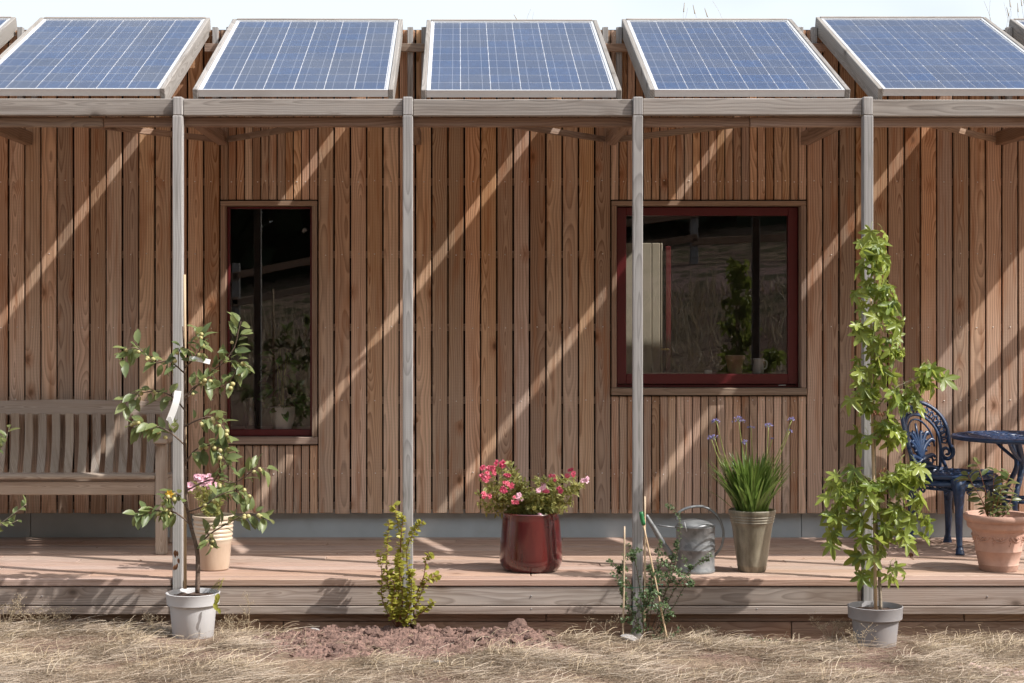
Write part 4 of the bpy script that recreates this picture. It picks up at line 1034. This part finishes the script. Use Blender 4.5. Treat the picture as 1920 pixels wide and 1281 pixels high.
def iron_table(loc, rad, label):
    root = thing('iron_table', loc, label, 'table'); loc = Vector(loc); H = .672
    tp = MB(); circ = lambda r_, z, n=48: [loc+Vector((r_*math.cos(6.283*i/n), r_*math.sin(6.283*i/n), z)) for i in range(n+1)]
    tp.tube(circ(rad-.012, H-.010), .013, .013, 8, 1)
    for r_ in (.93, .76, .55, .34, .14): tp.tube(circ(rad*r_, H-.006), .009, .009, 6, 1)
    N_ = 54
    for i in range(N_):
        a = 6.283*i/N_
        for ra, rb_, tw_ in ((.14, .34, .2), (.34, .55, -.12), (.55, .76, .09), (.76, .97, -.07)):
            if ra < .3 and i % 3: continue
            if ra < .5 and i % 2: continue
            tp.tube([loc+Vector((rad*q*math.cos(a+tw_*math.sin(math.pi*f_)), rad*q*math.sin(a+tw_*math.sin(math.pi*f_)), H-.005)) for f_, q in ((0, ra), (.5, (ra+rb_)/2), (1, rb_))], .007, .007, 5, 2)
    for i in range(27):
        for rr_, o_ in ((.85, 0), (.655, .5), (.45, 0)):
            a = 6.283*(i+o_)/27; p = loc+Vector((rad*rr_*math.cos(a), rad*rr_*math.sin(a), H-.004)); tp.tube([p+Vector((.018*math.cos(q), .018*math.sin(q), 0)) for q in np.linspace(0, 6.283, 7)], .007, .007, 5, 1)
    tp.build('table_top', 'blue_iron', root)
    for k in range(3):
        a = R(-128+120*k); d = Vector((math.cos(a), math.sin(a), 0)); q = d.cross(Vector((0, 0, 1))); lg = MB()
        lg.tube([loc+d*r_+Vector((0, 0, z)) for r_, z in ((.16, H-.02), (.10, .56), (.09, .48), (.17, .36), (.20, .27), (.14, .17), (.16, .08), (.26, .012))], .022, .015, 8, 5, .8)
        lg.tube([loc+d*r_+Vector((0, 0, z)) for r_, z in ((.24, .02), (.28, .012), (.30, 0))], .018, .024, 8, 3)
        lg.tube([loc+d*.10+Vector((0, 0, .53)), loc+d*.24+Vector((0, 0, .60)), loc+d*.30+Vector((0, 0, H-.018))], .010, .010, 6, 4)
        lg.build('leg', 'blue_iron', root)
    rg_ = MB(); rg_.tube(circ(.16, .30, 24), .009, .009, 6, 1)
    for k in range(3): a = R(-128+120*k); rg_.tube([loc+Vector((.02*math.cos(a), .02*math.sin(a), .30)), loc+Vector((.19*math.cos(a), .19*math.sin(a), .30))], .010, .010, 6, 1)
    rg_.build('stretcher', 'blue_iron', root)
iron_table((PX(1926, 1.0), 1.0, 0), .425, 'round pierced blue cast-iron garden table at the right edge')

# ------------------------------------------------------------------ star-leaved tree (sweet gum) in grey pot
Yg = -.38; base = on_ground(1641, Yg); base.z -= .008
gum = thing('potted_star_leaved_tree', base, 'slender tree with drooping star-shaped green leaves in a mid-grey plastic pot', 'potted tree')
hp = PZ(1136, Yg)-base.z
lathe('pot', [(0, 0), (.096, 0), (.100, .004), (.114, hp-.066), (.121, hp-.064), (.131, hp-.058), (.134, hp-.004), (.136, hp), (.131, hp+.002), (.127, hp-.006), (.116, hp-.06), (.110, hp-.035), (0, hp-.035)], base, 'plastic_grey', gum, 48)
soil_disc(base+Vector((0, 0, hp-.026)), .120, gum)
Gp = lambda px, py, dy=0: P(px, py, Yg+dy)
MB().tube([Gp(1642, 1146, -.03), Gp(1639, 950, -.02), Gp(1635, 760, -.01), Gp(1633, 560, .0)], .0085, .0065, 8, 3).build('cane', 'cane', gum)
tr = MB(); trp = [Gp(1651, 1143), Gp(1649, 1080), Gp(1643, 980), Gp(1640, 860), Gp(1639, 700), Gp(1640, 560), Gp(1642, 450)]
tr.tube(trp, .0095, .003, 8, 5)
tr.tube([Gp(1640, 770, 0), Gp(1670, 735, -.03), Gp(1710, 712, -.05), Gp(1745, 700, -.05)], .004, .002, 6); tr.tube([Gp(1641, 830, 0), Gp(1665, 800, -.04), Gp(1690, 785, -.06)], .004, .002, 6)
tr.tube([Gp(1641, 910, 0), Gp(1600, 880, -.03), Gp(1575, 900, -.05)], .004, .002, 6); tr.tube([Gp(1642, 920, 0), Gp(1680, 885, -.04), Gp(1720, 895, -.05)], .004, .002, 6)
tr.build('trunk', 'bark_pale', gum)
pet = MB(); spots = []
def cloud(px, py, rx, ry, n, size=(.036, .088), dz=.10):
    for i in range(int(n*1.3)):
        while True:
            u, v = rnd(-1, 1), rnd(-1, 1)
            if u*u+v*v < 1: break
        dy = rnd(-1, .55)*dz
        spots.append((Gp(px+u*rx, py+v*ry, dy), Gp(px+u*rx*.35, py+v*ry-18, dy*.3), rnd(*size), u))
for a in ((1638, 472, 30, 28, 14), (1640, 520, 32, 32, 14), (1640, 575, 42, 32, 16), (1642, 625, 50, 34, 19), (1645, 680, 50, 36, 18), (1642, 732, 46, 32, 13), (1612, 768, 22, 22, 5), (1655, 778, 30, 16, 4), (1664, 815, 26, 20, 10), (1692, 765, 32, 22, 13), (1738, 722, 34, 18, 14), (1676, 838, 16, 14, 4), (1618, 838, 14, 20, 4),
          (1702, 906, 40, 22, 17), (1598, 918, 46, 24, 15), (1650, 932, 54, 26, 13), (1580, 970, 36, 34, 15), (1640, 985, 50, 30, 15), (1700, 965, 40, 34, 14), (1560, 1015, 18, 24, 5), (1725, 1000, 18, 28, 5), (1625, 1050, 28, 26, 8), (1670, 1030, 30, 22, 7), (1625, 1100, 16, 16, 3), (1680, 1092, 26, 14, 4)):
    cloud(a[0], a[1]-16, *a[2:])
stars = [shapemesh('leaf', leaf_star(d_, f_, i), 'lf_gum') for i, (d_, f_) in enumerate(((.10, .10), (.35, .14), (.6, .10), (.25, .2), (.8, .16), (-.15, .1)))]
lsp = []
for p, q, sz, u in spots:
    out = Vector((p.x-PX(1641, Yg), (p.y-Yg)*1.2-.05, 0)); out = out.normalized() if out.length > 1e-3 else Vector((0, -1, 0))
    tip = out*rnd(.2, .9)+Vector((0, 0, rnd(-1.5, -.25)))+rv(.34); nr = out*.55+Vector((.15, -.35, .70))+rv(.5)
    lsp.append((p, tip, nr, sz)); pet.tube([q, q.lerp(p, .55)+Vector((0, 0, .012)), p], .0012, .0009, 4, 3)
gcrown = pet.build('crown', 'stem_green', gum)
lsp.sort(key=lambda q: -q[3])
for p, tip, nr, sz in lsp[:300]: leafobj(random.choice(stars), orient(p, tip, nr, sz), gcrown)
rest = MB()
for p, tip, nr, sz in lsp[300:]: rest.inst(leaf_star(.25), orient(p, tip, nr, sz))
if rest.v: tag(rest.build('leaves', 'lf_gum', gcrown), kind='stuff')
for px, py in ((1640, 772), (1652, 775), (1656, 878), (1705, 1038)):
    mb = MB(); [mb.inst(leaf_oval(.3, .3), orient(Gp(px+rnd(-3, 3), py+rnd(-3, 3), -.09), Vector((rnd(-.6, .6), -.3, -.8)), (0, -1, 0), .022)) for i in range(4)]
    mb.build('withered_leaf', 'dead_leaf', gcrown)

# ------------------------------------------------------------------ small-leaved shrub with canes by the third post
b = on_ground(1215, -.22)
t = thing('small_leaved_shrub', b, 'wiry dark green small-leaved shrub tied to canes at the third post', 'shrub')
stx = MB(); fo = MB(); C_ = lambda px, py, dy=0: P(px, py, -.22+dy)
for poly, nl in (([(1212, 1210, 0), (1195, 1130, .02), (1165, 1075, .0), (1140, 1050, 0)], 90), ([(1214, 1210, 0), (1200, 1110, -.03), (1190, 1050, -.02), (1176, 1020, 0)], 70), ([(1216, 1210, 0), (1225, 1120, -.03), (1235, 1060, -.03), (1232, 1030, -.02)], 90), ([(1218, 1210, 0), (1245, 1120, 0), (1265, 1060, .0), (1275, 1000, .02), (1272, 960, .02)], 90), ([(1220, 1210, 0), (1262, 1110, -.04), (1300, 1065, -.05), (1335, 1040, -.05)], 80), ([(1218, 1210, 0), (1255, 1150, -.05), (1290, 1090, -.07), (1300, 1100, -.07)], 70), ([(1214, 1200, 0), (1180, 1150, -.05), (1170, 1110, -.06), (1160, 1090, -.05)], 80), ([(1216, 1205, 0), (1215, 1140, -.08), (1222, 1090, -.09), (1215, 1060, -.08)], 100), ([(1216, 1205, 0), (1198, 1180, -.08), (1190, 1150, -.09), (1180, 1170, -.1)], 70), ([(1218, 1205, 0), (1240, 1180, -.06), (1255, 1150, -.08), (1245, 1130, -.08)], 80), ([(1216, 1212, 0), (1238, 1200, -.08), (1252, 1205, -.1)], 50), ([(1220, 1180, 0), (1250, 1100, .03), (1262, 1030, .03)], 70), ([(1214, 1180, 0), (1205, 1150, -.1), (1235, 1110, -.1)], 70)):
    pts = [C_(*q) for q in poly]; pts[0] = b+Vector((rnd(-.02, .02), rnd(-.02, .02), 0)); stx.tube(pts, .003, .001, 5)
    cp = catmull(pts, 5)
    for q in range(5):                                        # side twigs carry the tiny leaves
        k = random.randint(4, len(cp)-2); e_ = cp[k]+Vector((rnd(-.07, .07), rnd(-.05, .05), rnd(-.01, .08))); tp_ = [cp[k], cp[k].lerp(e_, .5)+Vector((0, 0, .01)), e_]
        stx.tube(tp_, .0014, .0008, 4, 2); ray_leaves(fo, tp_, leaf_oval(.38, .1, .1, 2), nl//3, .018, .85, .3, .1)
    ray_leaves(fo, pts, leaf_oval(.38, .1, .1, 2), nl, .018, .9, .3, .25)
stx.build('stem', 'bark', t); tag(fo.build('foliage', 'lf_dark', t), kind='stuff')
tie = MB(); tie.tube([C_(1160, 1100, -.03), C_(1190, 1102, -.06), C_(1240, 1096, -.04), C_(1238, 1100, .02)], .0015, .0015, 4); tie.tube([C_(1175, 1138, -.03), C_(1210, 1136, -.06), C_(1252, 1132, -.04)], .0015, .0015, 4)
tie.build('twine', 'twine', t)
for (p0, p1), lab in ((((1167, 1208, -.08), (1171, 987, -.06)), 'shortest bamboo cane, left of the small-leaved shrub'), (((1208, 1180, -.05), (1209, 931, -.03)), 'tallest bamboo cane, upright in front of the third post'), (((1254, 1200, -.09), (1206, 982, -.04)), 'leaning bamboo cane with a green cap at the third post')):
    a, e_ = C_(*p0), C_(*p1); a.z -= .04
    cn = thing('bamboo_cane', (a.x, a.y, a.z), lab, 'cane', 'bamboo canes by the third post')
    MB().tube([a, a.lerp(e_, .5)+Vector((.002, 0, 0)), e_], .0052, .0042, 8, 3).build('cane', 'cane', cn)
    nd = MB()
    for f_ in (.2, .42, .65, .85): nd.ball(a.lerp(e_, f_), .0062, .5, 8, 4)
    nd.build('node_rings', 'cane', cn)
    if 'green' in lab: MB().tube([C_(1207, 984, -.04), C_(1204, 972, -.04), C_(1202, 960, -.04)], .0105, .0105, 10, 2).build('cap', 'green_cap', cn)

# ------------------------------------------------------------------ red soil bed, clods, stones
def rock_mesh(name, mat, seed, sub=2, amp=.35, flat=.75):
    bm = bmesh.new(); bmesh.ops.create_icosphere(bm, subdivisions=sub, radius=1)
    for v in bm.verts:
        f_ = 1+amp*noise.noise(v.co*1.4+Vector((seed*7.1, 0, 0)))+amp*.7*noise.noise(v.co*3.3+Vector((0, seed*5.3, 0)))+amp*.4*noise.noise(v.co*7+Vector((0, 0, seed*3.3))); v.co *= f_; v.co.z *= flat
    me = bpy.data.meshes.new(name); bm.to_mesh(me); bm.free(); me.materials.append(M[mat]); return me
def bedmask(x, y):
    wob = .10*noise.noise(Vector((x*3, y*3, 8)))
    return max(0, 1-((x+.27+wob)/.80)**4)*max(0, 1-((y+.40-.10*x+wob)/.50)**4)
def bed():
    xs = np.arange(-1.15, .62, .0095); ys = np.arange(-1.1, .03, .0095); n = len(xs); V, F = [], []
    for y in ys:
        for x in xs:
            e_ = bedmask(x, y)
            nz_ = noise.noise(Vector((x*20, y*20, 1)))*.7+abs(noise.noise(Vector((x*42, y*42, 4))))*1.0+noise.noise(Vector((x*85, y*85, 6)))*.45+noise.noise(Vector((x*8, y*8, 2)))*.8
            V.append((x, y, gz(x, y)-.014+min(1, e_*1.6)*.018+min(1, e_*1.8)*.026*nz_))
    for j in range(len(ys)-1):
        for i in range(n-1): F.append((j*n+i, j*n+i+1, (j+1)*n+i+1, (j+1)*n+i))
    return tag(meshobj('soil_bed', V, F, M['clod'], None, False), 'freshly dug bed of crumbly reddish-brown soil in front of the deck', 'soil', kind='structure')
g_bed = bed()
cm = [rock_mesh('soil_clod', 'clod', i, 2, .6, .8) for i in range(7)]
def put_rock(me, name, x, y, s_, parent, sink=.35):
    o = bpy.data.objects.new(name, me); o.location = (x, y, gz(x, y)+s_*(.75-sink)+(.010 if parent is g_bed else 0)); o.rotation_euler = (rnd(-.4, .4), rnd(-.4, .4), rnd(0, 6.28)); o.scale = (s_*rnd(.8, 1.3), s_*rnd(.8, 1.2), s_*rnd(.7, 1)); return attach(o, parent)
for i in range(520):
    x = rnd(-1.05, .52); y = -.9*random.random()**1.5-.02
    if bedmask(x, y) < rnd(.1, .9) or i > 500: continue
    put_rock(random.choice(cm), 'soil_clod', x, y, .004+.024*random.random()**4, g_bed, .5)
for px, py, s_ in ((780, 1200, .032), (808, 1196, .026), (972, 1192, .040), (945, 1222, .026), (915, 1228, .022), (880, 1210, .024), (990, 1232, .024), (712, 1222, .022), (600, 1186, .026), (850, 1235, .022), (660, 1200, .020)):
    Y = -.08-(py-1190)*.0085; put_rock(random.choice(cm), 'soil_clod', PX(px, Y), Y, s_*.9, g_bed)
sm_ = [rock_mesh('stone', 'pink_stone', 20+i, 1, .3) for i in range(3)]; gm_ = rock_mesh('stone', 'stone', 31, 2, .25, .5)
for i in range(90):
    px = rnd(1770, 1935); Y = rnd(-1.12, -.9)
    if random.random() < (1850-px)/120: continue
    put_rock(random.choice(sm_), 'stone', PX(px, Y), Y, rnd(.006, .018), g_ground)
for px, Y, s_, m_ in ((1822, -.92, .020, 0), (1181, -.30, .045, None), (825, -1.0, .028, None), (586, -.16, .030, None)):
    put_rock(gm_ if m_ is None else sm_[m_], 'stone', PX(px, Y), Y, s_, g_ground, .3)

# ------------------------------------------------------------------ straw and dry weeds
M['mat'] = strawmat('matted_grass', ((.16, .125, .085), (.33, .255, .18), (.46, .38, .285)))
def straw(name, N, xr, yr, lr, seg=3, up=.22, mat='straw', dens=None, wid=.0013):
    rs = np.random.RandomState(5+N); X, Y_, Z = [], [], []
    while len(X) < N:
        x = rs.uniform(*xr); y = yr[0]+(yr[1]-yr[0])*rs.uniform()
        if dens and rs.uniform() > dens(x, y): continue
        X.append(x); Y_.append(y); Z.append(gz(x, y))
    X, Y_, Z = map(np.array, (X, Y_, Z))
    cl = np.array([noise.noise(Vector((x*2.3, y*2.3, 7))) for x, y in zip(X, Y_)])
    hd = rs.uniform(0, 2*np.pi, N)+cl*.8; L_ = rs.uniform(lr[0], lr[1], N)*(1+.35*cl); pt = np.abs(rs.normal(0, up, N))+.02; cv = rs.normal(0, 1.3, N)
    lift = rs.uniform(0, 1, N)**1.6*np.maximum(.003, .018+.040*cl); w_ = wid*rs.uniform(.6, 1.3, N)
    P_ = np.zeros((N, seg+1, 2, 3)); px, py, pz = X.copy(), Y_.copy(), Z+lift
    for k in range(seg+1):
        h_ = hd+cv*(k/seg)*.8; a_ = pt*(1-1.5*k/seg); tap = 1-.75*(k/seg)
        sx, sy = -np.sin(h_)*w_*tap, np.cos(h_)*w_*tap
        P_[:, k, 0] = np.stack([px-sx, py-sy, pz], 1); P_[:, k, 1] = np.stack([px+sx, py+sy, pz+w_*.8], 1)
        px = px+np.cos(h_)*np.cos(a_)*L_/seg; py = py+np.sin(h_)*np.cos(a_)*L_/seg; pz = np.maximum(pz+np.sin(a_)*L_/seg, Z+.001)
    V = P_.reshape(-1, 3); nv = 2*(seg+1); b0 = (np.arange(N)*nv)[:, None, None]
    q = np.array([[2*k, 2*k+1, 2*k+3, 2*k+2] for k in range(seg)])[None]; F = (b0+q).reshape(-1, 4)
    me = bpy.data.meshes.new(name); me.vertices.add(len(V)); me.vertices.foreach_set('co', V.ravel()); me.loops.add(F.size); me.loops.foreach_set('vertex_index', F.ravel().astype(np.int32))
    me.polygons.add(len(F)); me.polygons.foreach_set('loop_start', np.arange(0, F.size, 4, dtype=np.int32)); me.polygons.foreach_set('loop_total', np.full(len(F), 4, dtype=np.int32))
    me.update(calc_edges=True); me.materials.append(M[mat]); o = bpy.data.objects.new(name, me); COL.objects.link(o); return o
def dens(x, y):
    d = .12+1.1*max(0, .32+noise.noise(Vector((x*2.1, y*2.6, 11)))+.5*noise.noise(Vector((x*6, y*7, 3))))
    b_ = bedmask(x, y)
    d *= 1-.96*min(1, b_*1.6)
    if x > .45 and x < 2.0 and y > -.26: d *= .12
    if y > -.06: d *= .3
    for qx, qy in ((-1.365, -.30), (2.03, -.38)):
        if abs(x-qx) < .17 and qy-.42 < y < qy: d *= .12
    if x > 2.4 and y < -.85: d *= .3
    return d
tag(straw('dry_grass', 52000, (-3.0, 3.3), (-1.6, .02), (.02, .10), up=.16, dens=dens, mat='mat'), 'flattened straw-coloured dry grass covering the ground', 'dry grass', kind='stuff')
tag(straw('loose_straw', 21000, (-3.0, 3.3), (-1.6, .0), (.05, .22), 5, .19, 'straw', lambda x, y: dens(x, y)**1.6, .0010), 'long pale straws lying loose on the dry grass', 'straw', kind='stuff')
def tdens(x, y): return dens(x, y)*(1.0 if noise.noise(Vector((x*3.3, y*3.3, 21))) > .12 else .05)
tag(straw('standing_dry_grass', 3200, (-3.0, 3.3), (-1.3, -.02), (.06, .16), 4, .75, 'wisp', tdens, .0012), 'thin dry grass tufts standing up from the flattened straw', 'dry grass', kind='stuff')

def dry_weed(px, Y, h, spread, n, label):
    b_ = on_ground(px, Y); t = thing('dry_weed', b_, label, 'weed'); st_ = MB(); sd = MB()
    for i in range(n):
        a = rnd(0, 6.283); top = b_+Vector((math.cos(a)*spread*rnd(.3, 1), math.sin(a)*spread*.5*rnd(.3, 1), h*rnd(.5, 1))); mid = b_.lerp(top, .5)+Vector((rnd(-.02, .02), rnd(-.02, .02), h*.15))
        st_.tube([b_+Vector((rnd(-.02, .02), rnd(-.02, .02), 0)), mid, top], .0013, .0007, 4, 3)
        for k in range(7):
            p = mid.lerp(top, rnd(.3, 1)); e_ = p+Vector((rnd(-.03, .03), rnd(-.02, .02), rnd(-.005, .03))); st_.tube([p, e_], .0006, .0005, 3, 1); sd.ball(e_, .0022, 1.2, 5, 3)
    tag(st_.build('stems', 'wisp', t), kind='stuff'); tag(sd.build('seed_heads', 'wisp', t), kind='stuff')
dry_weed(8, -.28, .20, .12, 12, 'wispy dry weed at the left edge against the deck')
dry_weed(60, -.25, .13, .14, 10, 'low wispy dry weed under the bench end of the deck')
dry_weed(105, -.22, .12, .14, 11, 'wide wispy dry weed left of the pale pot')
dry_weed(285, -.10, .07, .09, 8, 'low dry weed touching the pale pot on its left')
dry_weed(462, -.12, .22, .03, 5, 'thin upright dry weed right of the pale pot')
dry_weed(440, -.14, .10, .10, 12, 'bushy dry weed right of the pale pot')
dry_weed(1560, -.30, .15, .13, 14, 'dry weed spreading left of the mid-grey pot')
dry_weed(1615, -.62, .13, .09, 9, 'dry weed in front of the mid-grey pot')
dry_weed(1140, -.12, .12, .12, 7, 'sparse dry stalks left of the canes')
dry_weed(1330, -.12, .07, .10, 6, 'low dry stalks right of the canes')
wd = MB()
for px in list(range(1290, 1470, 9)):
    b_ = on_ground(px+rnd(-4, 4), -.28+rnd(-.05, .05))
    for k in range(7): wd.inst(leaf_oval(.35, .1, .1, 2), orient(b_+Vector((rnd(-.02, .02), rnd(-.02, .02), .012)), Vector((rnd(-1, 1), rnd(-1, 1), .3)), (0, 0, 1), .02))
tag(wd.build('ground_weeds', 'lf_dark'), 'patchy low green weeds in the dry grass', 'weeds', kind='stuff')

# rough grass on the bank behind the viewpoint, mirrored in the glass
bk_ = MB(); rs = random.Random(3)
for i in range(9000):
    x = rs.uniform(-12, 14); y = rs.uniform(-16, -10); z = gz(x, y); h_ = rs.uniform(.12, .5)*(1.4 if noise.noise(Vector((x*.7, y*.7, 2))) > .1 else .6); a = rs.uniform(0, 6.28); dx, dy = math.cos(a)*.02, math.sin(a)*.02
    n_ = len(bk_.v); bk_.v += [Vector((x-dx, y-dy, z)), Vector((x+dx, y+dy, z)), Vector((x+rs.uniform(-.2, .2), y+rs.uniform(-.2, .2), z+h_))]; bk_.f.append((n_, n_+1, n_+2))
tag(bk_.build('bank_grass', 'wisp'), 'rough dry grass on the bank, mirrored in the windows', 'grass', kind='stuff')
# petals and dead leaves blown onto the deck
lt = MB()
for i in range(46):
    px = random.choice((rnd(930, 1080), rnd(1480, 1760), rnd(20, 640), rnd(1100, 1480))); y = rnd(.05, 1.5)
    lt.inst(leaf_oval(.35, .15, .2, 2), orient(Vector((PX(px, y), y, .004)), Vector((rnd(-1, 1), rnd(-1, 1), .15)), Vector((0, 0, 1))+rv(.25), rnd(.008, .022)))
tag(lt.build('leaf_litter', 'dead_leaf'), 'scattered dry leaf fragments lying on the deck', 'leaf litter', kind='stuff')
